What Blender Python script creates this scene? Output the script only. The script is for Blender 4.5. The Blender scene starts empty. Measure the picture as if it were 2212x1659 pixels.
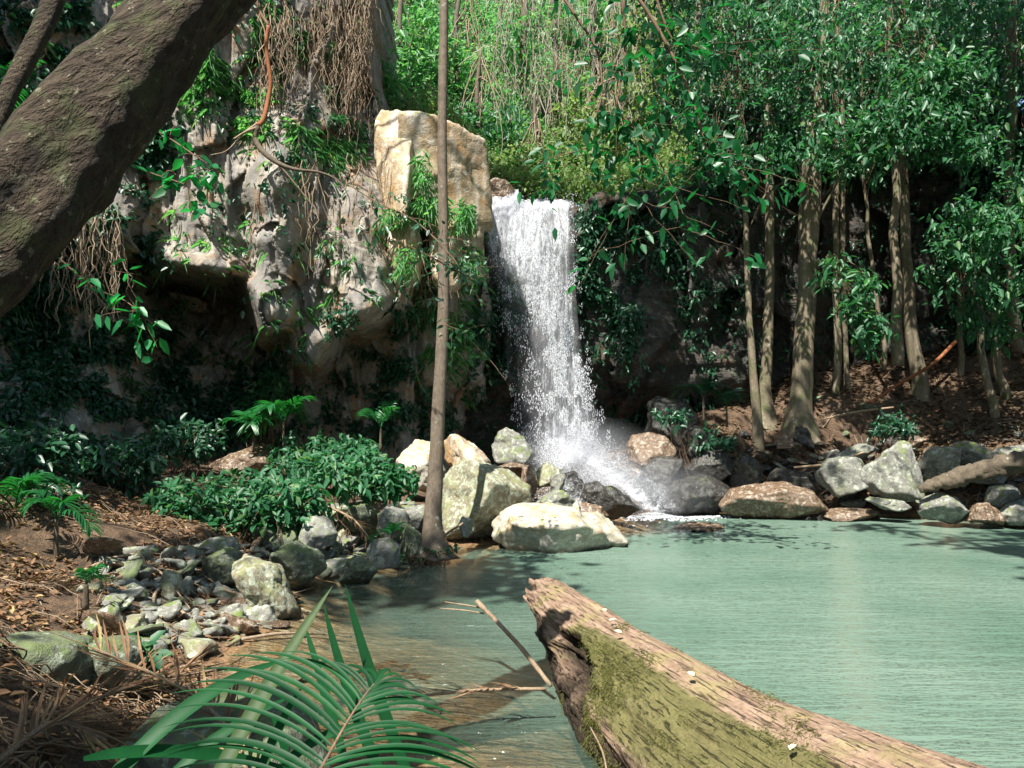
EXPO = 1.17
import bpy, bmesh, math
import numpy as np
from mathutils import Vector, Matrix
scene = bpy.context.scene
COL = scene.collection
R = math.radians
# ------------------------------------------------------------------ camera frame (photo pixels on a 2212 x 1659 sheet)
F = 1700.0; CX = 1106.0; CY = 829.5; CAM = np.array([0.0, 0.0, 2.0]); PITCH = math.atan(70.5 / F)
cp, sp = math.cos(PITCH), math.sin(PITCH)
def ray(px, py):
    px = np.asarray(px, float); py = np.asarray(py, float)
    x = (px - CX) / F; u = (CY - py) / F
    return np.stack([x + 0 * u, cp - sp * u + 0 * x, sp + cp * u + 0 * x], -1)
def P(px, py, Y):
    d = ray(px, py); t = np.asarray(Y, float) / d[..., 1]
    return CAM + d * t[..., None]
def G(px, py, z=0.0):
    d = ray(px, py); t = (np.asarray(z, float) - 2.0) / d[..., 2]
    return CAM + d * t[..., None]
# ------------------------------------------------------------------ noise
def _h(i, j, k, s):
    n = (i * 374761393 + j * 668265263 + k * 2147483647 + s * 1274126177).astype(np.int64) & 0xffffffff
    n = ((n ^ (n >> 13)) * 1274126177) & 0xffffffff
    n = (n ^ (n >> 16)) & 0xffff
    return n / 32767.5 - 1.0
def vn(p, s=0):
    p = np.asarray(p, float); f = np.floor(p); i = f.astype(np.int64); t = p - f; t = t * t * (3 - 2 * t)
    x, y, z = i[..., 0], i[..., 1], i[..., 2]; a, b, c = t[..., 0], t[..., 1], t[..., 2]
    def L(dy, dz): return _h(x, y + dy, z + dz, s) * (1 - a) + _h(x + 1, y + dy, z + dz, s) * a
    return (L(0, 0) * (1 - b) + L(1, 0) * b) * (1 - c) + (L(0, 1) * (1 - b) + L(1, 1) * b) * c
def fbm(p, s=0, o=4, g=.5):
    r = 0; a = 1; p = np.asarray(p, float)
    for k in range(o): r = r + a * vn(p * 2 ** k + k * 17.3, s + k); a *= g
    return r
def ridge(p, s=0, o=4):
    r = 0; a = 1; p = np.asarray(p, float)
    for k in range(o): r = r + a * (1 - 2 * np.abs(vn(p * 2 ** k + k * 9.1, s + k))); a *= .5
    return r
def slabs(p, s=0, tilt=.8):
    """fractured blocks: each cell has its own offset and its own slope"""
    sh = p.shape[:-1]; p = p.reshape(-1, 3); f = np.floor(p).astype(np.int64); best = np.full(len(p), 9.0); out = np.zeros(len(p))
    for a in (-1, 0, 1):
        for b in (-1, 0, 1):
            for c in (-1, 0, 1):
                x, y, z = f[:, 0] + a, f[:, 1] + b, f[:, 2] + c; q = np.stack([x + .5 + .45 * _h(x, y, z, s), y + .5 + .45 * _h(x, y, z, s + 1), z + .5 + .45 * _h(x, y, z, s + 2)], 1)
                e = p - q; d = (e * e).sum(1); v = _h(x, y, z, s + 3) + tilt * (e[:, 0] * _h(x, y, z, s + 4) + e[:, 2] * _h(x, y, z, s + 5)) * 1.6; m = d < best; best = np.where(m, d, best); out = np.where(m, v, out)
    return out.reshape(sh)
def rbf(pts, vals, Q, ls=0.0):
    pts = np.asarray(pts, float); vals = np.asarray(vals, float); n = len(pts)
    D = np.linalg.norm(pts[:, None] - pts[None], axis=-1)
    A = np.zeros((n + 1, n + 1)); A[:n, :n] = D - ls * np.eye(n); A[:n, n] = 1; A[n, :n] = 1
    w = np.linalg.solve(A, np.append(vals, 0)); out = np.empty(len(Q))
    for s in range(0, len(Q), 20000):
        q = Q[s:s + 20000]; out[s:s + 20000] = np.linalg.norm(q[:, None] - pts[None], axis=-1) @ w[:n] + w[n]
    return out
def nrm(v): return v / np.maximum(np.linalg.norm(v, axis=-1, keepdims=True), 1e-9)
# ------------------------------------------------------------------ mesh and object helpers
def mesh(name, V, Fs, mat=None, smooth=True, attr=None, fattr=None):
    V = np.ascontiguousarray(V, dtype=np.float32)
    Fs = Fs if isinstance(Fs, (list, tuple)) else [Fs]
    Fs = [np.asarray(f, dtype=np.int32) for f in Fs if len(f)]
    me = bpy.data.meshes.new(name)
    me.vertices.add(len(V)); me.vertices.foreach_set('co', V.ravel())
    li = np.concatenate([f.ravel() for f in Fs]); cnt = np.concatenate([np.full(len(f), f.shape[1], np.int32) for f in Fs])
    st = np.concatenate([[0], np.cumsum(cnt)[:-1]]).astype(np.int32)
    me.loops.add(len(li)); me.loops.foreach_set('vertex_index', li)
    me.polygons.add(len(cnt)); me.polygons.foreach_set('loop_start', st); me.polygons.foreach_set('loop_total', cnt)
    me.update(calc_edges=True)
    me.polygons.foreach_set('use_smooth', np.full(len(cnt), smooth, dtype=bool))
    if attr:
        for k, a in attr.items():
            at = me.attributes.new(k, 'FLOAT', 'POINT'); at.data.foreach_set('value', np.asarray(a, np.float32))
    if fattr is not None:
        at = me.attributes.new('rnd', 'FLOAT', 'FACE'); at.data.foreach_set('value', np.asarray(fattr, np.float32))
    if mat: me.materials.append(mat)
    me.validate(verbose=False)
    return me
def link(name, me, parent=None, loc=(0, 0, 0)):
    o = bpy.data.objects.new(name, me); COL.objects.link(o); o.location = loc
    if parent is not None: o.parent = parent
    return o
def tag(o, label=None, cat=None, group=None, kind=None):
    if label: o['label'] = label
    if cat: o['category'] = cat
    if group: o['group'] = group
    if kind: o['kind'] = kind
    return o
def empty(name, loc, label=None, cat=None, group=None):
    o = bpy.data.objects.new(name, None); COL.objects.link(o); o.location = tuple(loc); o.empty_display_size = .2
    return tag(o, label, cat, group)
def obj(name, V, Fs, mat, parent=None, origin=None, **k):
    """mesh object; vertices are given in world space, origin (or the parent's) is subtracted"""
    V = np.asarray(V, float)
    if parent is not None: org = np.array(parent.location); loc = (0, 0, 0)
    else:
        org = np.array(origin) if origin is not None else np.array([V[:, 0].mean(), V[:, 1].mean(), V[:, 2].min()]); loc = tuple(org)
    return link(name, mesh(name, V - org, Fs, mat, **k), parent, loc)
def dup(root, loc, rotz=0, scale=1.0, label=None, group=None):
    r = root.copy(); COL.objects.link(r); r.location = tuple(loc); r.rotation_euler = (0, 0, rotz); r.scale = (scale,) * 3
    if label: r['label'] = label
    if group: r['group'] = group
    for ch in list(root.children):
        c = ch.copy(); COL.objects.link(c); c.parent = r
        for g in ch.children:
            d = g.copy(); COL.objects.link(d); d.parent = c
    return r
class Bag:
    """collects geometry for one mesh"""
    def __init__(s): s.V = []; s.F = {}; s.n = 0; s.r = {}
    def add(s, V, Fc, rnd=None):
        V = np.asarray(V, float)
        for f in (Fc if isinstance(Fc, (list, tuple)) else [Fc]):
            f = np.asarray(f)
            if len(f) == 0: continue
            s.F.setdefault(f.shape[1], []).append(f + s.n)
            s.r.setdefault(f.shape[1], []).append(np.full(len(f), .5) if rnd is None else np.broadcast_to(rnd, (len(f),)))
        s.V.append(V); s.n += len(V); return s
    def out(s):
        V = np.concatenate(s.V); ks = sorted(s.F)
        return V, [np.concatenate(s.F[k]) for k in ks], np.concatenate([np.concatenate(s.r[k]) for k in ks])
    def obj(s, name, mat, parent=None, origin=None, smooth=True):
        V, Fc, r = s.out(); return obj(name, V, Fc, mat, parent, origin, smooth=smooth, fattr=r)
def grid_faces(nu, nv, closed_u=False):
    """vertex index = u*nv+v"""
    u = np.arange(nu if closed_u else nu - 1); v = np.arange(nv - 1)
    U, W = np.meshgrid(u, v, indexing='ij'); U2 = (U + 1) % nu
    return np.stack([U * nv + W, U2 * nv + W, U2 * nv + W + 1, U * nv + W + 1], -1).reshape(-1, 4)
def smoothpath(pts, n):
    pts = np.asarray(pts, float); m = len(pts)
    if m == 2:
        t = np.linspace(0, 1, n)[:, None]; return pts[0] * (1 - t) + pts[1] * t
    e = np.vstack([2 * pts[0] - pts[1], pts, 2 * pts[-1] - pts[-2]]); T = np.linspace(0, m - 1 - 1e-6, n); out = []
    for t in T:
        i = int(t); f = t - i; a, b, c, d = e[i], e[i + 1], e[i + 2], e[i + 3]
        out.append(.5 * ((2 * b) + (-a + c) * f + (2 * a - 5 * b + 4 * c - d) * f * f + (-a + 3 * b - 3 * c + d) * f ** 3))
    return np.array(out)
def tube(pts, rad, sides=8, n=None, rough=0.0, rf=3.0, seed=0, lobes=None, cap=True):
    pr = np.column_stack([np.asarray(pts, float), np.asarray(rad, float)])
    q = smoothpath(pr, n) if n else pr
    C = q[:, :3]; r = np.maximum(q[:, 3], 1e-4); n = len(C)
    T = nrm(np.gradient(C, axis=0)); ref = np.array([0, 0, 1.0]) if abs(T[:, 2].mean()) < .8 else np.array([0, 1.0, 0])
    A = nrm(np.cross(T, ref)); B = np.cross(T, A)
    th = np.arange(sides) * 2 * math.pi / sides
    D = A[None] * np.cos(th)[:, None, None] + B[None] * np.sin(th)[:, None, None]
    rr = r[None] * np.ones((sides, 1))
    if lobes is not None: rr = rr * (1 + lobes(th[:, None], np.linspace(0, 1, n)[None]))
    V = C[None] + D * rr[..., None]
    if rough: V = V + D * (rough * fbm(V * rf, seed, 4))[..., None] * rr[..., None]
    V = V.reshape(-1, 3); Fc = [grid_faces(sides, n, True)]
    if cap:
        k = len(V); V = np.vstack([V, C[0], C[-1]]); s = np.arange(sides); s2 = (s + 1) % sides
        Fc.append(np.vstack([np.stack([s2 * n, s * n, np.full(sides, k)], -1), np.stack([s * n + n - 1, s2 * n + n - 1, np.full(sides, k + 1)], -1)]))
    return V, Fc
def strands(A, B, sag, r, rng, seg=6, wig=.06, side=3):
    """many thin 3-sided tubes at once, from A to B (N,3)"""
    N = len(A); t = np.linspace(0, 1, seg + 1); L = np.linalg.norm(B - A, axis=1)
    C = A[:, None] * (1 - t)[None, :, None] + B[:, None] * t[None, :, None]
    C[..., 2] -= (sag[:, None] if np.ndim(sag) else sag) * (4 * t * (1 - t))[None]
    w = rng.normal(size=(N, seg + 1, 3)) * (wig * L / seg ** .5)[:, None, None]; w[:, 0] = 0
    C = C + w
    T = nrm(np.gradient(C, axis=1)); ref = np.where(np.abs(T[..., 2:3]) > .7, np.array([0, 1.0, 0]), np.array([0, 0, 1.0]))
    a = nrm(np.cross(T, ref)); b = np.cross(T, a); th = np.arange(side) * 2 * math.pi / side
    rr = np.asarray(r) * np.ones(N); taper = np.linspace(1, .45, seg + 1)
    V = C[:, None] + (a[:, None] * np.cos(th)[None, :, None, None] + b[:, None] * np.sin(th)[None, :, None, None]) * (rr[:, None, None, None] * taper[None, None, :, None])
    f = grid_faces(side, seg + 1, True); F_ = (f[None] + (np.arange(N) * side * (seg + 1))[:, None, None]).reshape(-1, 4)
    return V.reshape(-1, 3), F_, np.repeat(rng.random(N), len(f))
def leaves(base, d, nv, L, W, rng, fold=.18, droop=.15):
    """N leaves, 6 vertices and two folded blades each"""
    N = len(base); d = nrm(d); s = nrm(np.cross(d, nv)); u = np.cross(s, d)
    L = (np.asarray(L) * np.ones(N))[:, None]; W = (np.asarray(W) * np.ones(N))[:, None]
    mid = lambda t: base + d * L * t - np.array([0, 0, 1.0]) * (L * droop * t * t)
    V = np.stack([base, mid(.33) + s * W * .5 + u * W * fold, mid(.72) + s * W * .36 + u * W * fold, mid(1.0),
                  mid(.72) - s * W * .36 + u * W * fold, mid(.33) - s * W * .5 + u * W * fold], 1)
    f = np.array([[0, 1, 2, 3], [0, 3, 4, 5]])
    F_ = (f[None] + (np.arange(N) * 6)[:, None, None]).reshape(-1, 4)
    return V.reshape(-1, 3), F_, np.repeat(rng.random(N), 2)
def sprays(C, per, rad, L, W, rng, droop=.5, up=.8, outw=None, lj=.3):
    """leaf bunches round points C (N,3)"""
    N = len(C); c = np.repeat(C, per, 0); M = len(c)
    tw = nrm(rng.normal(size=(N, 3)) + (0 if outw is None else outw)); tw = np.repeat(tw, per, 0)
    along = rng.random((M, 1)) * 2 - 1
    base = c + tw * along * rad + rng.normal(size=(M, 3)) * rad * .22
    d = tw * .6 + rng.normal(size=(M, 3)) * .7; d[:, 2] -= droop
    nv = rng.normal(size=(M, 3)) * (1 - up) + np.array([-.12, -.5, .85]) * up
    if outw is not None and np.ndim(outw) > 0: nv = nv + np.repeat(np.broadcast_to(outw, C.shape), per, 0) * .3
    s = 1 + lj * rng.normal(size=M).clip(-2, 2)
    return leaves(base, d, nrm(nv), L * s, W * s, rng)
_ico = {}
def ico(n):
    if n not in _ico:
        bm = bmesh.new(); bmesh.ops.create_icosphere(bm, subdivisions=n, radius=1)
        _ico[n] = (np.array([v.co[:] for v in bm.verts]), np.array([[v.index for v in f.verts] for f in bm.faces])); bm.free()
    return _ico[n]
def rock_geo(poly, Y, depth, seed, sub=5, sharp=110, amp=.05, fr=3.4, facets=5, front=None, tilt=(.06, .42)):
    """boulder whose outline seen from the front is the pixel polygon; a real solid with its own facets"""
    rng = np.random.default_rng(seed); q = P([p[0] for p in poly], [p[1] for p in poly], Y)[:, [0, 2]]
    lo, hi = q.min(0), q.max(0); c2 = (lo + hi) / 2; h2 = np.maximum((hi - lo) / 2, .01)
    e = (q - c2) / h2; ns, hs = [], []
    m = len(e); cen = e.mean(0)
    for i in range(m):
        a, b = e[i], e[(i + 1) % m]; t = b - a
        n2 = np.array([t[1], -t[0]])
        if np.linalg.norm(n2) < 1e-4: continue
        n2 /= np.linalg.norm(n2)
        if n2 @ ((a + b) / 2 - cen) < 0: n2 = -n2
        h = n2 @ a
        for sg in (-1, 1):
            k = rng.uniform(*tilt) * sg; n = np.array([n2[0], k, n2[1]]); l = np.linalg.norm(n); ns.append(n / l); hs.append(max(h, .12) / l)
    for sg in (-1, 1):
        for k in range(2):
            n = np.array([rng.normal() * .42, sg, rng.normal() * .42]); l = np.linalg.norm(n); ns.append(n / l); hs.append(rng.uniform(.7, .95) / l)
    for k in range(facets):
        n = rng.normal(size=3); n[1] = -abs(n[1]) if k % 2 else n[1]; n /= np.linalg.norm(n); ns.append(n); hs.append(rng.uniform(.55, .92))
    if front: 
        for n, h in front: n = np.array(n, float); n /= np.linalg.norm(n); ns.append(n); hs.append(h)
    ns = np.array(ns); hs = np.array(hs); D, Fc = ico(sub)
    g = np.maximum(D @ ns.T, 0) / hs[None]; gm = g.max(1, keepdims=True)
    r = 1 / (gm[:, 0] * ((g / gm) ** sharp).sum(1) ** (1 / sharp))
    half = np.array([h2[0], depth / 2, h2[1]]); V = D * r[:, None] * half
    sc = float(np.mean(half)); V = V + nrm(V) * (amp * sc * (fbm(V / sc * fr, seed, 5, .58) + .5 * np.minimum(ridge(V / sc * fr * .6, seed + 5, 3), 0)))[:, None]
    V = V + nrm(V) * (.5 * amp * sc * slabs(V / sc * 2.3 + seed, seed))[:, None]
    low = np.minimum(V[:, 2], 0); V[:, 2] += .22 * low; V[:, :2] *= (1 + .18 * np.clip(-low / half[2], 0, 1))[:, None]
    V = V + np.array([c2[0], Y, c2[1]])
    return V, Fc
def rpoly(x0, y0, x1, y1, rng, n=7):
    a = np.sort(rng.uniform(0, 2 * math.pi, n) * .35 + np.arange(n) * 2 * math.pi / n * .9); r = rng.uniform(.85, 1.1, n)
    x = np.cos(a) * r; y = np.sin(a) * r; x = (x - x.min()) / (x.max() - x.min()); y = (y - y.min()) / (y.max() - y.min())
    return [(x0 + a_ * (x1 - x0), y0 + b_ * (y1 - y0)) for a_, b_ in zip(x, y)]
# ------------------------------------------------------------------ materials
class NT:
    def __init__(s, name):
        s.m = bpy.data.materials.new(name); s.m.use_nodes = True; s.t = s.m.node_tree; s.t.nodes.clear(); s.out = s.n('ShaderNodeOutputMaterial')
        s.pos = s.n('ShaderNodeNewGeometry').outputs['Position']
    def n(s, t, **k):
        nd = s.t.nodes.new(t)
        for a, v in k.items(): setattr(nd, a, v)
        return nd
    def set(s, sock, v):
        if isinstance(v, bpy.types.NodeSocket): s.t.links.new(v, sock)
        elif isinstance(v, (tuple, list)) and len(v) == 3 and sock.type == 'RGBA': sock.default_value = (*v, 1)
        else: sock.default_value = v
    def map(s, sc, src=None):
        m = s.n('ShaderNodeMapping'); s.set(m.inputs['Vector'], src or s.pos); m.inputs['Scale'].default_value = sc if isinstance(sc, (tuple, list)) else (sc,) * 3; return m.outputs[0]
    def rot(s, r):
        m = s.n('ShaderNodeMapping'); s.set(m.inputs['Vector'], s.pos); m.inputs['Rotation'].default_value = r; return m.outputs[0]
    def noise(s, sc, det=4, rough=.55, vec=None, dist=0, seed=0):
        nd = s.n('ShaderNodeTexNoise'); 
        if seed: nd.noise_dimensions = '4D'; nd.inputs['W'].default_value = seed
        s.set(nd.inputs['Vector'], vec or s.pos); nd.inputs['Scale'].default_value = sc; nd.inputs['Detail'].default_value = det; nd.inputs['Roughness'].default_value = rough; nd.inputs['Distortion'].default_value = dist
        return nd.outputs['Fac']
    def vor(s, sc, vec=None, feature='F1', out='Distance'):
        nd = s.n('ShaderNodeTexVoronoi', feature=feature); s.set(nd.inputs['Vector'], vec or s.pos); nd.inputs['Scale'].default_value = sc; return nd.outputs[out]
    def ramp(s, f, stops, col=True):
        r = s.n('ShaderNodeValToRGB'); s.set(r.inputs[0], f); e = r.color_ramp.elements
        while len(e) < len(stops): e.new(.5)
        for i, (p, c) in enumerate(stops):
            e[i].position = p; e[i].color = (*c, 1) if isinstance(c, (tuple, list)) else (c, c, c, 1)
        return r.outputs[0]
    def mix(s, f, a, b, bt='MIX'):
        m = s.n('ShaderNodeMix', data_type='RGBA', blend_type=bt); s.set(m.inputs[0], f); s.set(m.inputs[6], a); s.set(m.inputs[7], b); return m.outputs[2]
    def math(s, op, a, b=0.0, clamp=False):
        m = s.n('ShaderNodeMath', operation=op, use_clamp=clamp); s.set(m.inputs[0], a); s.set(m.inputs[1], b); return m.outputs[0]
    def attr(s, name):
        return s.n('ShaderNodeAttribute', attribute_name=name).outputs['Fac']
    def bump(s, h, dist=.05, st=1.0, nrm=None):
        b = s.n('ShaderNodeBump'); s.set(b.inputs['Height'], h); b.inputs['Distance'].default_value = dist; b.inputs['Strength'].default_value = st
        if nrm: s.set(b.inputs['Normal'], nrm)
        return b.outputs[0]
    def pr(s, col, rough=.8, spec=.5, normal=None, **k):
        p = s.n('ShaderNodeBsdfPrincipled'); s.set(p.inputs['Base Color'], col); s.set(p.inputs['Roughness'], rough); s.set(p.inputs['Specular IOR Level'], spec)
        if normal: s.set(p.inputs['Normal'], normal)
        for a, v in k.items(): s.set(p.inputs[a.replace('_', ' ')], v)
        return p.outputs[0]
    def done(s, sh): s.t.links.new(sh, s.out.inputs[0]); return s.m
    def upness(s):
        sx = s.n('ShaderNodeSeparateXYZ'); s.t.links.new(s.n('ShaderNodeNewGeometry').outputs['Normal'], sx.inputs[0]); return sx.outputs[2]
def leaf_mat(name, dark, light, trans=.35, rough=.42, tcol=None, spec=.5, yellow=None):
    m = NT(name); r = m.attr('rnd'); n = m.noise(.45, 2)
    c = m.ramp(r, [(0, dark), (.85, light), (1.0, yellow or light)])
    c = m.mix(m.ramp(n, [(.35, 0.0), (.65, .45)]), c, dark)
    c = m.mix(m.ramp(m.noise(17, 4, .7, seed=4), [(.4, .4), (.6, 0.0)]), c, dark)
    a = m.pr(c, rough, spec)
    t = m.n('ShaderNodeBsdfTranslucent'); m.set(t.inputs[0], m.mix(1.0, c, tcol or (1.5, 1.9, .9), 'MULTIPLY'))
    x = m.n('ShaderNodeMixShader'); x.inputs[0].default_value = trans; m.t.links.new(a, x.inputs[1]); m.t.links.new(t.outputs[0], x.inputs[2])
    return m.done(x.outputs[0])
def rock_mat(name, a, b, lichen=(.42, .45, .38), lam=.5, moss=(.09, .12, .03), mam=0.0, rough=.85, bumpd=.03, sc=1.0, crack=True, wet=0.0, stain=None, strata=0.0, streak=None):
    m = NT(name)
    n1 = m.noise(1.3 * sc, 6, .6); n2 = m.noise(9 * sc, 5, .65, seed=2); n3 = m.noise(40 * sc, 3, .6, seed=3)
    c = m.mix(m.ramp(n1, [(.3, 0.0), (.7, 1.0)]), a, b)
    c = m.mix(m.ramp(n2, [(.42, .55), (.62, 0.0)]), c, tuple(x * .45 for x in a))
    if stain:
        c = m.mix(m.ramp(m.noise(2.2 * sc, 5, .6, seed=7), [(.52, 0.0), (.62, .8)]), c, stain)
    if streak:
        sv = m.noise(1.0, 5, .6, vec=m.map((2.6, 2.6, .3)), seed=21, dist=.5); s2 = m.noise(1.0, 4, .6, vec=m.map((7, 7, .5)), seed=23)
        c = m.mix(m.ramp(sv, [(.5, 0.0), (.6, .85)]), c, streak[0]); c = m.mix(m.ramp(sv, [(.34, .75), (.42, 0.0)]), c, streak[1]); c = m.mix(m.ramp(s2, [(.55, 0.0), (.63, .6)]), c, streak[2])
    if lam > 0:
        lf = m.ramp(m.noise(6 * sc, 7, .7, seed=5), [(.62 - .17 * lam, 0.0), (.66 - .15 * lam, .85)])
        c = m.mix(lf, c, lichen)
    c = m.mix(m.ramp(n3, [(.3, .25), (.6, 0.0)]), c, (.02, .02, .015))
    if mam > 0:
        mf = m.math('MULTIPLY', m.ramp(m.upness(), [(.0, .15), (.6, 1.0)]), m.ramp(m.noise(3.5 * sc, 6, .7, seed=11), [(.62 - .3 * mam, 0.0), (.7 - .3 * mam, 1.0)]))
        c = m.mix(mf, c, m.mix(n3, moss, tuple(x * 1.9 for x in moss)))
    sz = m.n('ShaderNodeSeparateXYZ'); m.t.links.new(m.pos, sz.inputs[0]); wl = m.math('ADD', sz.outputs[2], m.math('MULTIPLY', n2, -.12))
    wb = m.ramp(m.math('ADD', m.math('MULTIPLY', wl, 3.0), .5), [(.42, .72), (.56, 0.0)]); c = m.mix(wb, c, m.mix(1.0, c, (.32, .26, .18), 'MULTIPLY'))
    h = m.math('ADD', m.math('MULTIPLY', n2, .7), m.math('MULTIPLY', n3, .35)); h = m.math('ADD', h, m.math('MULTIPLY', n1, 1.2))
    if crack: h = m.math('ADD', h, m.math('MULTIPLY', m.ramp(m.vor(1.7 * sc, m.mix(.12, m.pos, m.n('ShaderNodeTexNoise').outputs[1]), 'DISTANCE_TO_EDGE'), [(0, 0.0), (.04, 1.0)]), .10))
    if strata: h = m.math('ADD', h, m.math('MULTIPLY', m.noise(1.0, 5, .6, vec=m.map((1.2, 1.2, 11)), seed=4), strata))
    rg = m.ramp(n2, [(.35, max(rough - .3 * wet - .35 * (wet > 0), .15)), (.7, rough)])
    return m.done(m.pr(c, rg, .5, m.bump(h, bumpd)))
# ------------------------------------------------------------------ light, sky, camera
S = nrm(np.array([-0.24, -0.50, 0.84])); EL = math.asin(S[2]); AZ = math.atan2(S[0], S[1])
w = bpy.data.worlds.new("World"); scene.world = w; w.use_nodes = True; wt = w.node_tree; wt.nodes.clear()
sky = wt.nodes.new('ShaderNodeTexSky'); sky.sky_type = 'NISHITA'; sky.sun_disc = False; sky.sun_elevation = EL; sky.sun_rotation = AZ
bg = wt.nodes.new('ShaderNodeBackground'); bg.inputs[1].default_value = 0.115; wo = wt.nodes.new('ShaderNodeOutputWorld')
wt.links.new(sky.outputs[0], bg.inputs[0]); wt.links.new(bg.outputs[0], wo.inputs[0])
sl = bpy.data.lights.new('sun', 'SUN'); sl.energy = 5.0; sl.angle = R(.53); sl.color = (1, .95, .86)
so = bpy.data.objects.new('sun', sl); COL.objects.link(so); so.rotation_euler = Vector(S).to_track_quat('Z', 'Y').to_euler(); so.location = (-6, -12, 24)
cd = bpy.data.cameras.new('camera'); cam = bpy.data.objects.new('camera', cd); COL.objects.link(cam); scene.camera = cam
cam.location = tuple(CAM); cam.rotation_euler = (math.pi / 2 + PITCH, 0, 0); cd.sensor_width = 36; cd.lens = 36 * F / 2212; cd.clip_end = 2000; cd.clip_start = .05
scene.view_settings.view_transform = 'Standard'; scene.view_settings.look = 'None'; scene.view_settings.exposure = EXPO
scene.cycles.max_bounces = 7; scene.cycles.diffuse_bounces = 3; scene.cycles.glossy_bounces = 3; scene.cycles.transmission_bounces = 3; scene.cycles.transparent_max_bounces = 16; scene.cycles.caustics_reflective = False; scene.cycles.caustics_refractive = False
scene.cycles.use_denoising = True; scene.cycles.sample_clamp_indirect = 6; scene.cycles.volume_bounces = 1
# ------------------------------------------------------------------ materials
M = {}
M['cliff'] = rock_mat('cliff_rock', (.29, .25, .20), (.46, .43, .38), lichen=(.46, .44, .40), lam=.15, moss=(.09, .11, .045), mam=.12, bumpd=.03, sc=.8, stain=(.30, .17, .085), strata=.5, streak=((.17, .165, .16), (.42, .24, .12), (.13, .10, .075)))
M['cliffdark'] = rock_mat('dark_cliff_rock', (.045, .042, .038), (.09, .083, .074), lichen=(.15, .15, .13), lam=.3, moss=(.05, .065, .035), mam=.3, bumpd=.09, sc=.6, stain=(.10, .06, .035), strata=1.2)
M['tan'] = rock_mat('tan_rock', (.45, .32, .185), (.58, .47, .33), lichen=(.68, .62, .52), lam=.4, mam=.2, bumpd=.035, stain=(.44, .25, .10), sc=.9, streak=((.55, .5, .42), (.40, .24, .11), (.25, .19, .12)))
M['grey'] = rock_mat('grey_rock', (.20, .20, .175), (.29, .285, .25), lichen=(.42, .45, .38), lam=.55, mam=.35, bumpd=.02, sc=1.6)
M['pale'] = rock_mat('pale_rock', (.46, .41, .32), (.60, .56, .47), lichen=(.62, .62, .52), lam=.5, moss=(.2, .19, .08), mam=.25, bumpd=.02, sc=1.4, stain=(.36, .24, .12))
M['mossy'] = rock_mat('mossy_rock', (.23, .20, .13), (.33, .31, .22), lichen=(.43, .48, .37), lam=.75, moss=(.15, .155, .075), mam=.45, bumpd=.025, sc=1.8)
M['greenrock'] = rock_mat('green_rock', (.11, .13, .09), (.19, .21, .15), lichen=(.36, .41, .32), lam=.45, moss=(.085, .11, .045), mam=.55, bumpd=.022, sc=2.2)
M['wet'] = rock_mat('wet_rock', (.035, .034, .032), (.075, .07, .062), lichen=(.12, .12, .11), lam=.25, mam=.15, rough=.55, bumpd=.03, sc=1.8, wet=.6)
M['brownwet'] = rock_mat('brown_wet_rock', (.15, .09, .05), (.26, .18, .12), lichen=(.42, .36, .29), lam=.55, rough=.5, bumpd=.03, sc=2.0, wet=.4)
def ground_mat():
    m = NT('forest_floor'); n1 = m.noise(.9, 6, .65); n2 = m.noise(9, 5, .7, seed=2); n3 = m.noise(38, 4, .7, seed=3)
    c = m.ramp(n1, [(.3, (.055, .036, .022)), (.55, (.11, .07, .042)), (.75, (.17, .115, .072))])
    c = m.mix(m.ramp(n2, [(.42, 0.0), (.62, .7)]), c, (.20, .13, .08)); c = m.mix(m.ramp(n3, [(.35, .7), (.55, 0.0)]), c, (.028, .02, .013))
    h = m.math('ADD', n2, m.math('MULTIPLY', n3, .5)); return m.done(m.pr(c, .9, .3, m.bump(h, .06)))
M['ground'] = ground_mat()
mh = NT('hillside_soil'); M['hill'] = mh.done(mh.pr(mh.ramp(mh.noise(2, 5, .6), [(.35, (.03, .04, .018)), (.65, (.07, .085, .035))]), .9, .2))
def bed_mat():
    m = NT('stream_bed'); n1 = m.noise(1.6, 5, .6); n2 = m.noise(9, 4, .6, seed=2)
    c = m.ramp(n1, [(.3, (.20, .10, .045)), (.55, (.38, .24, .12)), (.75, (.42, .36, .28))]); c = m.mix(m.ramp(m.vor(5.0), [(.0, .5), (.3, 0.0)]), c, (.16, .13, .10)); c = m.mix(m.ramp(n2, [(.4, .5), (.6, 0.0)]), c, (.12, .085, .05))
    return m.done(m.pr(c, .8, .3, m.bump(n2, .02)))
def terrain_mat():
    g = M['ground']; return g
# ------------------------------------------------------------------ terrain
tn = []
def gz(px, py, z): p = G(px, py, z); tn.append((p[0], p[1], z))
def py_(px, py, Y): p = P(px, py, Y); tn.append((p[0], p[1], p[2]))
for q in [(560, 1659), (590, 1560), (620, 1480), (500, 1425), (640, 1345), (655, 1275), (800, 1228), (900, 1208), (1050, 1188), (1200, 1170), (1370, 1150), (1400, 1112), (1500, 1104), (1600, 1103), (1780, 1105), (1900, 1102), (2000, 1115), (2212, 1140), (2400, 1160)]: gz(*q, -.01)
for q in [(760, 1290, -.16), (720, 1400, -.14), (700, 1560, -.14), (880, 1490, -.2), (900, 1600, -.14), (1050, 1640, -.16), (760, 1700, -.12), (1000, 1230, -.28), (1180, 1215, -.3), (1000, 1350, -.65), (880, 1330, -.4), (850, 1260, -.32), (1250, 1280, -.8), (1700, 1180, -.9), (1700, 1260, -1.3), (1700, 1500, -1.2), (2100, 1300, -1.2), (2150, 1500, -1.2), (1450, 1150, -.5), (1900, 1125, -.4), (1480, 1600, -.8), (2100, 1700, -1), (1140, 1500, -.4), (1280, 1660, -.3)]: gz(*q)
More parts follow.
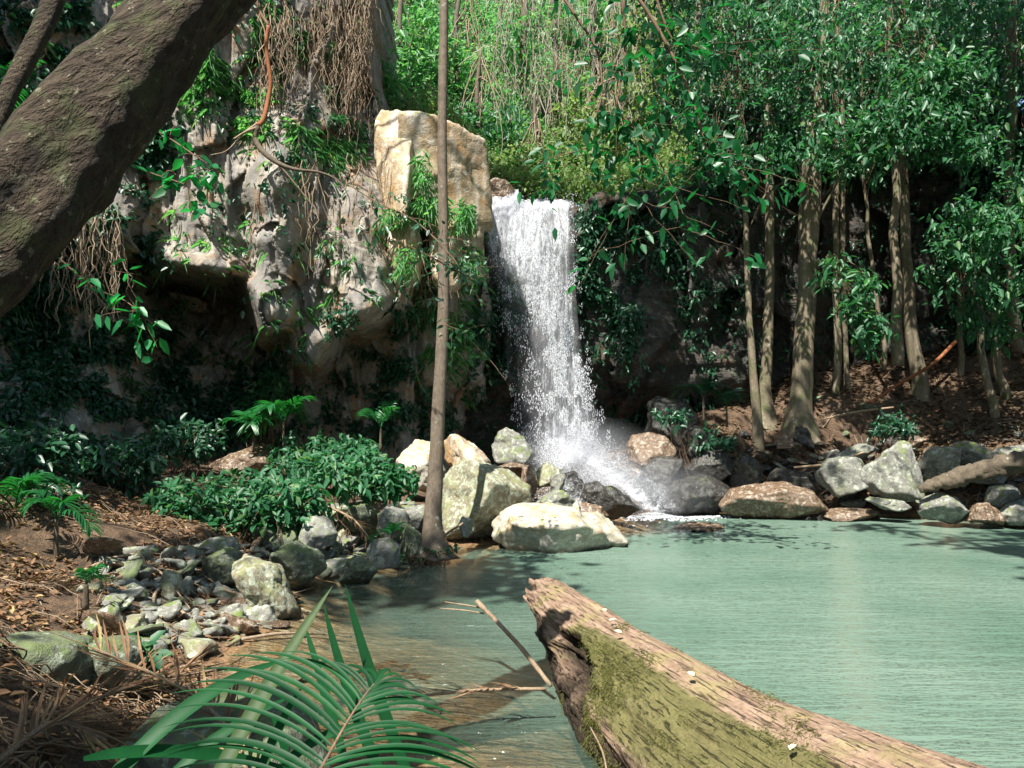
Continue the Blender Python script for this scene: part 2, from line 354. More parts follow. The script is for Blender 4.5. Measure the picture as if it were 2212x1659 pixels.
for q in [(300, 1300, .35), (100, 1250, .5), (0, 1180, .8), (300, 1150, .72), (600, 1130, .5), (800, 1100, .5), (400, 1030, 1.0), (100, 1009, 1.2), (450, 1010, 1.05), (700, 990, 1.05), (930, 985, .9), (1150, 1013, .8), (1300, 1013, .7), (1250, 1060, .35), (1100, 1060, .35), (860, 1060, .55), (560, 1200, .25), (450, 1300, .12), (350, 1420, .1), (100, 1500, .3), (250, 1640, .2), (-200, 1300, .9), (-300, 1100, 1.5), (440, 1560, .06), (1300, 1030, .5), (1430, 1060, .4)]: gz(*q)
for q in [(1450, 900, 20), (1450, 980, 18), (1600, 930, 18.3), (1750, 905, 18.8), (1850, 860, 19.2), (1950, 800, 20.5), (2050, 830, 19.5), (2200, 850, 18.5), (2212, 950, 17), (2000, 950, 17), (1850, 970, 17.2), (1700, 1000, 17.3), (2450, 850, 17), (1600, 1050, 17.0), (1900, 1060, 16.4), (2150, 1080, 15.5), (2400, 1080, 14)]: py_(*q)
tn += [(0, 0, .32), (3, -1, .4), (-3, 0, .6), (6, 1, .2), (-1.5, 2.2, .25), (.6, 2.6, .05), (3, 2, .0), (7, 4, -.3), (9.5, 6, .0), (11, 10, .4), (12, 3, 1), (-7, 3, 1.3), (-9, 9, 2.4), (0, -12, 1.5), (-8, 26, 1.4), (0, 26, 1.2), (10, 28, 5), (17, 14, 3.5), (-16, 16, 5), (20, 22, 7)]
tn = np.array(tn)
def tz(x, y):
    Q = np.stack([np.ravel(x), np.ravel(y)], 1).astype(float)
    z = rbf(tn[:, :2], tn[:, 2], Q, .05).reshape(np.shape(x))
    d = np.hypot(np.asarray(x), np.asarray(y) - 10); k = np.clip((d - 22) / 20, 0, 1)
    z = np.clip(z, -1.5, 9) * (1 - k) + 3.0 * k
    p = np.stack([np.asarray(x, float), np.asarray(y, float), 0 * np.asarray(x, float)], -1)
    return z + np.where(z > 0, .1, .03) * np.clip(np.abs(z) * 4, .15, 1) * fbm(p * 1.3, 3, 5) 
def axis(lo, hi, step, far, k=14):
    a = np.arange(lo, hi, step); t = np.geomspace(1, far, k); return np.concatenate([lo - t[::-1], a, hi + t])
xs = axis(-11, 16, .11, 380); ys = axis(-6, 24, .11, 380)
X, Y_ = np.meshgrid(xs, ys, indexing='ij'); Z = tz(X, Y_)
gm = ground_mat
def ground_full():
    m = NT('ground_surface'); sx = m.n('ShaderNodeSeparateXYZ'); m.t.links.new(m.pos, sx.inputs[0]); z = sx.outputs[2]
    n1 = m.noise(.9, 6, .65); n2 = m.noise(9, 5, .7, seed=2); n3 = m.noise(38, 4, .7, seed=3)
    c = m.ramp(n1, [(.3, (.05, .034, .022)), (.55, (.10, .068, .045)), (.75, (.17, .12, .08))])
    c = m.mix(m.ramp(n2, [(.42, 0.0), (.62, .7)]), c, (.24, .15, .09)); c = m.mix(m.ramp(n3, [(.35, .7), (.55, 0.0)]), c, (.03, .021, .013))
    b = m.ramp(m.noise(1.9, 5, .6, seed=5), [(.3, (.22, .10, .045)), (.5, (.42, .25, .12)), (.7, (.45, .38, .29))]); b = m.mix(m.ramp(m.vor(6.0), [(.0, .6), (.35, 0.0)]), b, (.17, .14, .11)); b = m.mix(m.ramp(n2, [(.4, .5), (.6, 0.0)]), b, (.12, .085, .05))
    c = m.mix(m.ramp(m.math('ADD', m.math('MULTIPLY', z, 5.0), .5), [(.45, 1.0), (.75, 0.0)]), c, b)
    h = m.math('ADD', n2, m.math('MULTIPLY', n3, .5)); return m.done(m.pr(c, .85, .3, m.bump(h, .05)))
g = obj('ground', np.stack([X, Y_, Z], -1).reshape(-1, 3), grid_faces(len(xs), len(ys)), ground_full(), origin=(0, 0, 0)); tag(g, 'brown forest floor and stony stream bed of the gorge', kind='structure')
# ------------------------------------------------------------------ pool
def water_mat():
    m = NT('pool_water'); o = m.attr('turb')
    w1 = m.noise(1.0, 4, .55, vec=m.map((1.3, 6.5, 1))); w2 = m.noise(1.0, 3, .5, vec=m.map((9, 26, 1)), seed=3); w3 = m.noise(.5, 2, .5)
    h = m.math('ADD', m.math('MULTIPLY', w1, 1.0), m.math('MULTIPLY', w2, .3)); h = m.math('ADD', h, m.math('MULTIPLY', w3, 1.2))
    nb = m.bump(h, .13, .9)
    c = m.mix(m.ramp(w3, [(.3, 0.0), (.7, 1.0)]), (.105, .18, .135), (.165, .24, .192))
    d = m.n('ShaderNodeBsdfDiffuse'); m.set(d.inputs[0], c)
    t = m.n('ShaderNodeBsdfTransparent'); t.inputs[0].default_value = (.9, .95, .9, 1)
    x = m.n('ShaderNodeMixShader'); m.set(x.inputs[0], o); m.t.links.new(t.outputs[0], x.inputs[1]); m.t.links.new(d.outputs[0], x.inputs[2])
    gl = m.n('ShaderNodeBsdfGlossy'); gl.inputs['Roughness'].default_value = .06; m.set(gl.inputs['Normal'], nb)
    fr = m.n('ShaderNodeFresnel'); fr.inputs[0].default_value = 1.33; m.set(fr.inputs['Normal'], nb)
    y = m.n('ShaderNodeMixShader'); m.set(y.inputs[0], fr.outputs[0]); m.t.links.new(x.outputs[0], y.inputs[1]); m.t.links.new(gl.outputs[0], y.inputs[2])
    return m.done(y.outputs[0])
wx = np.arange(-5, 16, .15); wy = np.arange(2.0, 21.5, .15); X, Y_ = np.meshgrid(wx, wy, indexing='ij'); zz = tz(X, Y_)
pp = np.stack([X, Y_, 0 * X], -1)
turb = np.clip((-zz - .10 + .12 * fbm(pp * .9, 21, 3)) / .42, 0, 1) ** .8 * .97
near = np.clip((G(0, 1180, 0)[1] - Y_) / 4, 0, 1) * np.clip((1.6 - X) / 2.2, 0, 1)
turb = turb * (1 - .45 * near)
wo_ = obj('water', np.stack([X, Y_, 0 * X + .0], -1).reshape(-1, 3), grid_faces(len(wx), len(wy)), water_mat(), origin=(0, 0, 0), attr={'turb': turb.ravel()}); tag(wo_, 'milky green pool below the waterfall', kind='structure')
# ------------------------------------------------------------------ cliffs
def relief(name, ctrl, inside, box, mat, step=5, disp=.25, seed=0, skirt=4.0, strata=0.0, flute=0.0, label=None, sm=.0, fr=.9, blk=1.0, blur=0, wrp=.25, aniso=((.85, .4, .42), (2.3, .9, .55))):
    nx = int((box[2] - box[0]) / step) + 1; ny = int((box[3] - box[1]) / step) + 1
    U, W = np.meshgrid(np.linspace(box[0], box[2], nx), np.linspace(box[1], box[3], ny), indexing='ij')
    c = np.array(ctrl, float); Yv = rbf(c[:, :2] / 100, c[:, 2], np.stack([U.ravel(), W.ravel()], 1) / 100, sm).reshape(U.shape)
    for _ in range(2 if blur else 0):
        for ax in (0, 1):
            p_ = np.pad(Yv, [(blur, blur) if k == ax else (0, 0) for k in (0, 1)], mode='edge'); cs = np.cumsum(np.insert(p_, 0, 0, axis=ax), axis=ax); m_ = 2 * blur + 1
            Yv = (np.take(cs, range(m_, cs.shape[ax]), axis=ax) - np.take(cs, range(0, cs.shape[ax] - m_), axis=ax)) / m_
    V = P(U, W, Yv); q = V.copy()
    wq = q + wrp * np.stack([fbm(q * 1.3, seed + 60, 3), 0 * q[..., 0], fbm(q * 1.3, seed + 61, 3)], -1)
    d = blk * (.34 * slabs(wq * np.array(aniso[0]), seed + 70, 1.0) + .11 * slabs(wq * np.array(aniso[1]), seed + 74) + .028 * slabs(wq * np.array([6, 2, 1.6]), seed + 78)) + disp * (.8 * ridge(q * np.array([fr, .6, fr * .55]), seed, 5) + .7 * fbm(q * fr * .6, seed + 9, 3))
    if flute: d = d + flute * ridge(q * np.array([1.7, .5, .22]), seed + 20, 3)
    if strata:
        s = q[..., 2] * 1.9 + .5 * fbm(q * .5, seed + 31, 3); fz = s - np.floor(s); d = d + strata * (np.clip(fz * 3, 0, 1) - fz) * 1.2 + strata * .5 * ridge(q * np.array([.5, .3, 2.2]), seed + 33, 3)
    d = d + .016 * fbm(q * 7, seed + 40, 3)
    V[..., 1] -= d; k = (V[..., 1] / np.maximum(V[..., 1] + d, .1))
    V[..., 0] *= k; V[..., 2] = 2 + (V[..., 2] - 2) * k
    jag = 14 * fbm(np.stack([U / 38, W / 38, 0 * U], -1), seed + 50, 3)
    ok = inside(U + jag, W + jag)
    Fq = grid_faces(nx, ny); fo = ok.ravel()[Fq].all(1); Fq = Fq[fo]
    ed = np.concatenate([Fq[:, [0, 1]], Fq[:, [1, 2]], Fq[:, [2, 3]], Fq[:, [3, 0]]]); key = np.sort(ed, 1); key = key[:, 0] * 10 ** 7 + key[:, 1]
    u, ix, ct = np.unique(key, return_index=True, return_counts=True); be = ed[ix[ct == 1]]
    V = V.reshape(-1, 3); bv = np.unique(be); mp = -np.ones(len(V), int); mp[bv] = np.arange(len(bv)) + len(V)
    back = V[bv] + np.array([0, skirt, 0]); VV = np.vstack([V, back])
    SK = np.stack([be[:, 1], be[:, 0], mp[be[:, 0]], mp[be[:, 1]]], 1)
    used = np.unique(np.concatenate([Fq.ravel(), SK.ravel()])); rm = -np.ones(len(VV), int); rm[used] = np.arange(len(used))
    o = obj(name, VV[used], [rm[Fq], rm[SK]], mat, origin=(0, 0, 0)); tag(o, label, kind='structure')
    return V.reshape(nx, ny, 3), ok, (U, W)
LC = [(-150, -250, 12.5), (-150, 500, 11.8), (-150, 800, 11.2), (-150, 1060, 10.6), (100, -250, 13.5), (100, 300, 13), (100, 600, 12.9), (60, 700, 13.6), (100, 850, 13), (100, 1040, 12),
      (300, -250, 14.5), (300, 200, 14), (280, 500, 13.6), (300, 700, 15.0), (300, 850, 15), (300, 1040, 14.2), (400, 650, 17.4), (500, 690, 17.6), (530, 640, 17.4), (450, 800, 17), (380, 600, 15.5),
      (400, 480, 14.3), (480, 560, 14.2), (480, 595, 14.5), (350, 400, 14.3), (560, 300, 14.6), (555, 500, 14.3), (585, 715, 14.4), (585, 760, 17), (640, 720, 14.7), (650, 300, 15), (650, 500, 15), (660, 770, 15.2), (690, 785, 15.4), (690, 850, 17),
      (640, 600, 15.5), (760, 250, 16.6), (740, 400, 15.4), (760, 600, 15.0), (800, 680, 15.2), (850, 670, 15.4), (780, 745, 17), (850, 745, 17.1), (500, 900, 17), (600, 900, 17.2), (750, 880, 17.3), (900, 880, 17.7), (1000, 880, 19),
      (450, 1030, 16.3), (700, 1010, 17.2), (950, 1000, 18), (780, 80, 17), (800, 200, 17.3), (860, 420, 16.4), (960, 480, 16.6), (870, 600, 16.2), (960, 620, 16.3), (1035, 600, 17.6), (940, 740, 16.6), (1010, 700, 17.2), (930, 820, 16.9), (1030, 820, 18), (640, -250, 16), (800, -250, 17.5), (870, 520, 15.9), (810, 320, 16.6), (560, 60, 14.9), (1060, 880, 19.5), (480, 420, 14.6), (520, 200, 14.8), (700, 150, 16.2), (740, 0, 16.2)]
LC = [c for c in LC if not (320 < c[0] < 860 and 380 < c[1] < 860)]
LC += [(350, 400, 14.3), (350, 500, 14.4), (420, 450, 14.2), (470, 480, 14.0), (480, 560, 14.1), (420, 540, 14.3), (505, 430, 14.5), (528, 470, 14.9), (532, 540, 14.9), (535, 600, 14.8), (552, 440, 14.3), (560, 520, 14.2), (575, 620, 14.2), (610, 400, 14.4), (620, 520, 14.35), (632, 640, 14.6),
       (660, 420, 15.3), (668, 520, 15.35), (665, 600, 15.3), (670, 680, 15.2), (700, 400, 15.0), (705, 500, 14.9), (700, 600, 14.85), (710, 680, 14.9), (760, 430, 15.0), (770, 520, 14.9), (780, 620, 14.85), (830, 480, 15.2), (835, 580, 15.1), (840, 640, 15.1), (853, 500, 16.2), (862, 600, 16.2), (864, 680, 16.4), (690, 760, 15.0), (650, 740, 15.0)]
_ed = [(335, 585, 14.4, 16.6), (380, 600, 14.4, 17.2), (430, 606, 14.3, 17.3), (480, 612, 14.2, 17.3), (512, 604, 14.3, 17.2), (530, 640, 14.5, 17), (546, 690, 14.4, 16.8), (552, 738, 14.4, 16.6), (590, 726, 14.4, 16.6), (618, 716, 14.6, 16.4), (628, 770, 14.9, 16.5), (655, 792, 15, 16.6), (690, 800, 15.1, 16.7), (725, 760, 15.0, 16.7), (740, 716, 14.9, 16.7), (790, 708, 14.9, 16.8), (825, 690, 15.1, 16.9), (850, 664, 15.3, 16.9)]
for (x0, y0, a0, b0), (x1, y1, a1, b1) in zip(_ed[:-1], _ed[1:]):
    for t in (0, .5):
        LC += [(x0 + (x1 - x0) * t, y0 + (y1 - y0) * t - 9, a0 + (a1 - a0) * t), (x0 + (x1 - x0) * t, y0 + (y1 - y0) * t + 9, b0 + (b1 - b0) * t - .5), (x0 + (x1 - x0) * t, y0 + (y1 - y0) * t + 24, b0 + (b1 - b0) * t)]
LC += [(450, 720, 17.2), (380, 680, 17.0), (500, 800, 17.2), (580, 800, 17.2), (420, 850, 16.4), (600, 850, 17.1), (700, 850, 17.1), (790, 780, 17.1), (850, 740, 16.9)]
LC += [(-350, -250, 10.6), (-350, 400, 10.2), (-350, 1060, 9.4), (-620, -250, 8.6), (-620, 400, 8.4), (-620, 1060, 7.8)]
LCin = lambda u, v: (u < 1048) & (v < 1040) & ((u < 812) | (v > 300 + (u - 820) * .35)) & ((u < 790) | (v > 150)) & ~((u > 1000) & (v > 860))
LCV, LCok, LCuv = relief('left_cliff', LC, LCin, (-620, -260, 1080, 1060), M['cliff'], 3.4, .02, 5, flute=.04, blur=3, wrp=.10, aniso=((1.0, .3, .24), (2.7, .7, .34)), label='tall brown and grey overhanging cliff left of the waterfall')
RC = [(1030, 400, 19.3), (1150, 420, 19.5), (1240, 430, 19.4), (1150, 600, 19.4), (1220, 520, 19.3), (1100, 820, 19.2), (1200, 830, 19.3), (1150, 870, 21), (1000, 860, 20.5), (1000, 990, 20.5), (1200, 1010, 20.4), (1300, 500, 18.95), (1420, 480, 18.9), (1300, 700, 19), (1400, 830, 18.9), (1400, 875, 21), (1400, 1000, 20.5), (1600, 600, 20), (1600, 830, 19.8), (1600, 880, 21), (1600, 1000, 20), (1500, 300, 19.5), (1800, 300, 21), (1850, 500, 21), (1800, 600, 21.5), (1850, 800, 21.5), (2000, 500, 21.5), (2000, 300, 21), (2100, 700, 21), (2200, 500, 20), (2300, 300, 19), (2300, 800, 20), (2500, 500, 18), (2500, 900, 18), (2000, 900, 22), (1800, 900, 21.5), (2500, 200, 18), (1300, 950, 21)]
RCin = lambda u, v: (v > np.interp(u, [1000, 1040, 1045, 1110, 1125, 1250, 1300, 1500, 1700, 2500], [800, 800, 398, 405, 432, 432, 420, 400, 230, 230]))
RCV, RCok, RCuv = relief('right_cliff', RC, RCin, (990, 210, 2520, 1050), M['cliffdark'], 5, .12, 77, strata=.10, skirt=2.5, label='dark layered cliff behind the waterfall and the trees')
# ------------------------------------------------------------------ hillside above the falls
hn = [(900, 420, 20.5), (1100, 400, 20.6), (1300, 415, 20.4), (1500, 400, 20.8), (800, 260, 20), (1700, 250, 22), (2000, 230, 22), (2300, 200, 20), (2600, 150, 19), (820, 100, 22.5), (1000, 200, 25), (1200, 250, 25), (1400, 250, 24.5), (1600, 150, 24), (1900, 0, 25), (700, -100, 19.5), (1000, -100, 31), (1250, -60, 33), (1500, -200, 32), (1100, 50, 29.5), (1300, 60, 29), (400, -300, 17), (0, -300, 14.5), (-400, -300, 12), (1000, -500, 42), (1500, -600, 40), (2000, -400, 30), (2600, -300, 24), (600, -600, 28), (-200, -800, 20)]
h = np.array([P(a, b, c) for a, b, c in hn]); hc = h[:, :2]; hz = h[:, 2]
hc = np.vstack([hc, [(-40, 20), (-40, 50), (0, 90), (50, 80), (50, 20), (60, 50), (-60, 90), (0, 60)]]); hz = np.append(hz, [22, 34, 46, 44, 22, 34, 44, 36])
def hzf(x, y): return rbf(hc, hz, np.stack([np.ravel(x), np.ravel(y)], 1), .3).reshape(np.shape(x)) + .25 * fbm(np.stack([x, y, 0 * x], -1) * .8, 61, 4)
xs = np.concatenate([np.arange(-60, -6, 2.0), np.arange(-6, 20, .35), np.arange(20, 70, 2.0)]); ys = np.concatenate([np.arange(0, 1, .04) ** 1.3 * 30, np.arange(31, 100, 3.0)])
X, T = np.meshgrid(xs, ys, indexing='ij')
front = np.interp(X, [-60, -12, -7, -5.2, -3.4, -2.6, -.6, 0, 1.6, 4, 7, 9, 15, 20, 60], [12, 12.5, 15.5, 17.5, 18.6, 19.2, 19.6, 19.5, 19.4, 20.2, 21.2, 21.5, 20.5, 19, 14])
YY = front + T; Z = hzf(X, YY)
g = obj('hillside', np.stack([X, YY, Z], -1).reshape(-1, 3), grid_faces(len(xs), len(ys)), M['hill'], origin=(0, 0, 0)); tag(g, 'steep forested hillside rising behind the top of the falls', kind='structure')
# ------------------------------------------------------------------ terrain lookups
_gx = np.arange(-14, 18, .2); _gy = np.arange(-10, 26, .2); _GX, _GY = np.meshgrid(_gx, _gy, indexing='ij'); _GZ = tz(_GX, _GY)
def tq(x, y):
    x = np.asarray(x, float); y = np.asarray(y, float); a = np.clip((x - _gx[0]) / .2, 0, len(_gx) - 1.001); b = np.clip((y - _gy[0]) / .2, 0, len(_gy) - 1.001)
    i = a.astype(int); j = b.astype(int); a = a - i; b = b - j
    return (_GZ[i, j] * (1 - a) + _GZ[i + 1, j] * a) * (1 - b) + (_GZ[i, j + 1] * (1 - a) + _GZ[i + 1, j + 1] * a) * b
def hit(px, py, water=True):
    """first point where the ray through a pixel meets the ground (or the water)"""
    ys = np.arange(1.5, 24, .04); p = P(px, py, ys); z = tq(p[:, 0], p[:, 1]); z = np.maximum(z, 0) if water else z
    k = np.argmax(p[:, 2] < z); 
    if not (p[:, 2] < z).any(): k = len(ys) - 1
    return p[k]
# ------------------------------------------------------------------ hero boulders: pixel outline, distance, thickness, material, label
def rock(poly, Y, depth, mat, seed, label=None, group=None, name='boulder', cat='rock', **k):
    V, Fc = rock_geo(poly, Y, depth, seed, **k)
    o = obj(name, V, Fc, M[mat]); tag(o, label, cat, group); return o
ROCKS = [
 ([(950, 1010), (985, 988), (1040, 992), (1100, 1018), (1146, 1050), (1150, 1085), (1110, 1130), (1050, 1165), (985, 1165), (950, 1090)], 12.7, 1.6, 'mossy', 1, 'big rounded boulder with grey-green lichen just right of the thin trunk', dict(front=[((.55, -.8, -.35), .62)])),
 ([(1048, 1135), (1100, 1096), (1165, 1084), (1235, 1098), (1300, 1140), (1312, 1168), (1275, 1196), (1150, 1198), (1075, 1175)], 12.1, 1.5, 'pale', 2, 'broad pale sunlit boulder at the water edge with a flat undercut front', dict(front=[((-.1, -.6, .8), .72)])),
 ([(1250, 1112), (1288, 1100), (1318, 1122), (1354, 1164), (1330, 1184), (1265, 1184)], 12.5, .9, 'pale', 3, 'small pale wedge of rock sloping into the pool on the right of the flat boulder', {}),
 ([(846, 958), (868, 950), (945, 953), (962, 1012), (950, 1060), (880, 1050), (856, 1000)], 14.6, 1.2, 'pale', 4, 'pale flat-topped boulder half hidden behind the thin trunk', {}),
 ([(952, 945), (985, 936), (1025, 962), (1060, 992), (1058, 1040), (958, 1040)], 14.0, 1.1, 'tan', 5, 'yellowish pointed boulder above the big lichen boulder', dict(front=[((-.8, -.6, 0), .5)])),
 ([(1063, 962), (1078, 930), (1094, 923), (1130, 943), (1154, 975), (1140, 995), (1075, 992)], 17.0, .9, 'grey', 6, 'pointed grey boulder standing in the spray under the falls', {}),
 ([(1052, 1010), (1064, 996), (1120, 1000), (1152, 1008), (1150, 1030), (1080, 1034)], 14.6, .6, 'brownwet', 7, 'flat reddish slab behind the big lichen boulder', {}),
 ([(1120, 1010), (1150, 1004), (1162, 1040), (1150, 1075), (1120, 1060)], 14.2, .5, 'brownwet', 8, 'upright reddish slab right of the big lichen boulder', {}),
 ([(1156, 1004), (1185, 998), (1216, 1014), (1210, 1045), (1165, 1050)], 14.4, .5, 'mossy', 9, 'square brown block with a flat front near the foot of the falls', {}),
 ([(1186, 1030), (1205, 1012), (1222, 1026), (1218, 1058), (1192, 1068)], 14.0, .5, 'grey', 10, 'small grey block beside the square brown block', {}),
 ([(1150, 1094), (1176, 1062), (1215, 1052), (1252, 1092), (1246, 1116), (1170, 1110)], 13.5, .7, 'grey', 11, 'striped grey slab leaning behind the pale flat boulder', {}),
 ([(1236, 1092), (1246, 1078), (1258, 1120), (1244, 1128)], 13.2, .3, 'pale', 12, 'narrow pale upright stone between the striped slab and the wedge', {}),
 ([(1252, 1080), (1262, 1046), (1290, 1038), (1318, 1062), (1316, 1096), (1262, 1098)], 15.2, .7, 'wet', 13, 'wet dark stone in the white water', {}),
 ([(1286, 1082), (1306, 1050), (1330, 1046), (1352, 1068), (1378, 1086), (1388, 1108), (1300, 1116)], 14.6, .7, 'wet', 14, 'wet black pointed stone where the white water meets the pool', {}),
 ([(1206, 1100), (1232, 1082), (1306, 1092), (1320, 1112), (1240, 1122)], 14.2, .6, 'brownwet', 15, 'low wet brown slab under the black pointed stone', {}),
 ([(1200, 1060), (1216, 1024), (1240, 1016), (1262, 1040), (1250, 1076), (1214, 1080)], 15.6, .7, 'wet', 16, 'wet stone veiled in spray left of centre of the cascade', {}),
 ([(1355, 962), (1366, 940), (1400, 934), (1436, 940), (1462, 972), (1458, 1000), (1400, 1006), (1360, 990)], 16.6, 1.0, 'brownwet', 17, 'round wet speckled boulder right of the falling water', {}),
 ([(1395, 930), (1400, 870), (1425, 856), (1475, 862), (1515, 905), (1520, 960), (1450, 965)], 17.6, 1.2, 'wet', 18, 'dark angular boulder with ferns on top beyond the speckled boulder', {}),
 ([(1452, 1010), (1470, 940), (1500, 918), (1545, 935), (1560, 985), (1540, 1020)], 17.0, 1.0, 'wet', 19, 'tall dark boulder in shadow right of the speckled boulder', {}),
 ([(1385, 1010), (1420, 985), (1475, 990), (1480, 1040), (1445, 1075), (1400, 1050)], 16.2, .9, 'wet', 20, 'dark sharp boulder below the speckled boulder', {}),
 ([(1430, 1060), (1450, 1036), (1540, 1022), (1588, 1022), (1600, 1060), (1590, 1100), (1450, 1104)], 16.0, 1.0, 'wet', 21, 'long shiny black slab with water running over it into the pool', {}),
 ([(1555, 1090), (1580, 1050), (1610, 1035), (1700, 1045), (1742, 1052), (1778, 1090), (1790, 1112), (1600, 1120)], 15.6, 1.3, 'brownwet', 22, 'brown sunlit boulder with a pale right end at the far pool edge', {}),
 ([(1480, 1010), (1510, 975), (1560, 970), (1590, 1000), (1570, 1040), (1500, 1040)], 16.6, .9, 'wet', 23, 'dark block stacked above the shiny black slab', {}),
 ([(1560, 1010), (1600, 975), (1640, 985), (1660, 1020), (1640, 1050), (1580, 1048)], 16.8, .8, 'wet', 24, 'dark angular stone behind the brown sunlit boulder', {}),
 ([(1650, 1050), (1680, 1010), (1745, 1020), (1770, 1060), (1700, 1070)], 16.8, .8, 'wet', 25, 'flat black stone in shadow behind the pale end of the brown boulder', {}),
 ([(1845, 1050), (1875, 985), (1918, 950), (1960, 950), (1990, 975), (2008, 1035), (1985, 1078), (1960, 1092), (1900, 1062)], 15.6, 1.3, 'grey', 26, 'largest grey boulder with a pointed top on the right bank', dict(front=[((.45, -.8, .25), .55), ((-.6, -.7, .1), .6)])),
 ([(1762, 1030), (1790, 990), (1850, 985), (1885, 1012), (1870, 1045), (1800, 1068)], 16.0, 1.0, 'grey', 27, 'dark grey slab left of the largest grey boulder', {}),
 ([(1770, 1000), (1850, 960), (1900, 950), (1905, 970), (1830, 1000)], 16.8, .8, 'grey', 28, 'long flat stone behind the dark grey slab', {}),
 ([(1992, 1012), (2005, 962), (2050, 958), (2065, 990), (2050, 1030), (2015, 1042)], 15.9, .8, 'grey', 29, 'grey block leaning on the right side of the largest grey boulder', {}),
 ([(2050, 985), (2065, 955), (2120, 950), (2148, 975), (2140, 1010), (2080, 1014)], 16.3, .9, 'grey', 30, 'speckled grey stone behind the leaning grey block', {}),
 ([(1990, 1112), (1998, 1080), (2035, 1064), (2080, 1080), (2100, 1118), (2060, 1128), (2005, 1124)], 14.4, .9, 'grey', 31, 'smooth pale stone at the water under the fallen trunk', {}),
 ([(2090, 1126), (2100, 1092), (2130, 1082), (2160, 1105), (2162, 1132)], 14.2, .6, 'brownwet', 32, 'small orange-topped stone right of the smooth pale stone', {}),
 ([(2136, 1085), (2150, 1052), (2185, 1046), (2205, 1070), (2196, 1096), (2155, 1104)], 14.6, .7, 'grey', 33, 'lumpy grey stone just under the fallen trunk end', {}),
 ([(2160, 1105), (2190, 1075), (2260, 1080), (2270, 1130), (2180, 1130)], 14.2, .8, 'grey', 34, 'grey stone cut by the right edge beside the water', {}),
 ([(2080, 1035), (2110, 1010), (2170, 1005), (2190, 1022), (2150, 1045)], 15.6, .7, 'grey', 35, 'flat stone resting above the fallen trunk', {}),
 ([(2125, 1000), (2170, 965), (2240, 960), (2250, 1010), (2150, 1015)], 16.2, .9, 'grey', 36, 'broad low stone at the back of the right bank pile', {}),
 ([(1868, 1080), (1880, 1072), (1950, 1082), (1972, 1098), (1960, 1108), (1900, 1096)], 15.0, .6, 'grey', 37, 'thin slab with a pale rim jutting over the water', {}),
 ([(1770, 1112), (1800, 1096), (1880, 1100), (1925, 1112), (1900, 1122), (1800, 1122)], 15.4, .8, 'brownwet', 38, 'low orange rock barely above the water beside the brown boulder', {}),
 ([(1455, 1140), (1490, 1131), (1545, 1129), (1565, 1136), (1520, 1146)], 14.0, .8, 'brownwet', 39, 'low orange rock alone in the middle of the pool', {}),
 ([(430, 1035), (455, 1000), (510, 975), (560, 957), (625, 965), (632, 985), (590, 1010), (520, 1030)], 14.6, 1.0, 'brownwet', 40, 'long brown rock rising out of the shrubs under the overhang', {}),
 ([(226, 1095), (245, 1068), (290, 1062), (305, 1085), (300, 1112), (250, 1118)], 11.6, .7, 'wet', 41, 'black shiny rock behind the left path', {}),
 ([(-40, 1380), (-20, 1345), (60, 1338), (140, 1345), (175, 1380), (200, 1440), (215, 1500), (100, 1540), (-40, 1520)], 4.75, .8, 'greenrock', 42, 'large mossy boulder with white lichen in the lower left corner', dict(amp=.05, sharp=16)),
 ([(165, 1400), (190, 1378), (260, 1376), (300, 1420), (318, 1475), (230, 1500), (180, 1480)], 5.0, .5, 'greenrock', 43, 'smaller dark mossy stone right of the large corner boulder', dict(amp=.05, sharp=16)),
 ([(230, 1700), (260, 1600), (380, 1500), (480, 1480), (600, 1500), (680, 1560), (700, 1700)], 4.15, 1.0, 'greenrock', 44, 'flat grey-green slab underneath the palm fronds', dict(amp=.02, front=[((0, -.2, 1), .55)])),
 ([(590, 1170), (640, 1165), (700, 1200), (708, 1245), (650, 1275), (600, 1250), (575, 1200)], 9.2, .8, 'greenrock', 45, 'grey-green boulder with a pointed right end at the stream edge', dict(amp=.06)),
 ([(500, 1220), (530, 1200), (585, 1215), (625, 1270), (655, 1340), (640, 1356), (590, 1345), (535, 1290)], 8.0, .9, 'mossy', 46, 'long mossy boulder with a sunlit pale ridge dipping into the stream', dict(amp=.06)),
 ([(340, 1245), (352, 1232), (390, 1240), (398, 1275), (372, 1310), (345, 1280)], 7.7, .3, 'mossy', 47, 'upright green wedge stone among roots on the left bank', {}),
 ([(440, 1190), (480, 1178), (515, 1190), (520, 1250), (470, 1262), (445, 1240)], 8.6, .5, 'greenrock', 48, 'dark split boulder under the edge of the shrubs', {}),
 ([(235, 1290), (262, 1255), (300, 1262), (318, 1300), (300, 1345), (250, 1340)], 7.3, .5, 'greenrock', 49, 'rounded mossy stone with a green edge in the middle of the left bank', {}),
 ([(-20, 1320), (20, 1290), (100, 1285), (150, 1310), (140, 1350), (0, 1360)], 6.8, .8, 'grey', 50, 'shaded grey rock behind the large corner boulder', {}),
 ([(640, 1170), (660, 1118), (700, 1115), (730, 1150), (720, 1195), (670, 1190)], 10.3, .6, 'grey', 51, 'purple-grey stone at the lower end of the shrubs', {}),
 ([(815, 1110), (840, 1090), (880, 1105), (885, 1150), (840, 1165), (815, 1140)], 11.0, .5, 'grey', 52, 'pale round stone left of the foot of the thin trunk', {}),
 ([(865, 1090), (890, 1080), (930, 1092), (925, 1150), (890, 1140)], 11.3, .5, 'grey', 53, 'grey block touching the left of the thin trunk', {}),
 ([(735, 1130), (760, 1085), (800, 1080), (825, 1110), (810, 1150), (760, 1160)], 11.4, .6, 'greenrock', 54, 'angular dark rock in the shade under the shrub tips', {}),
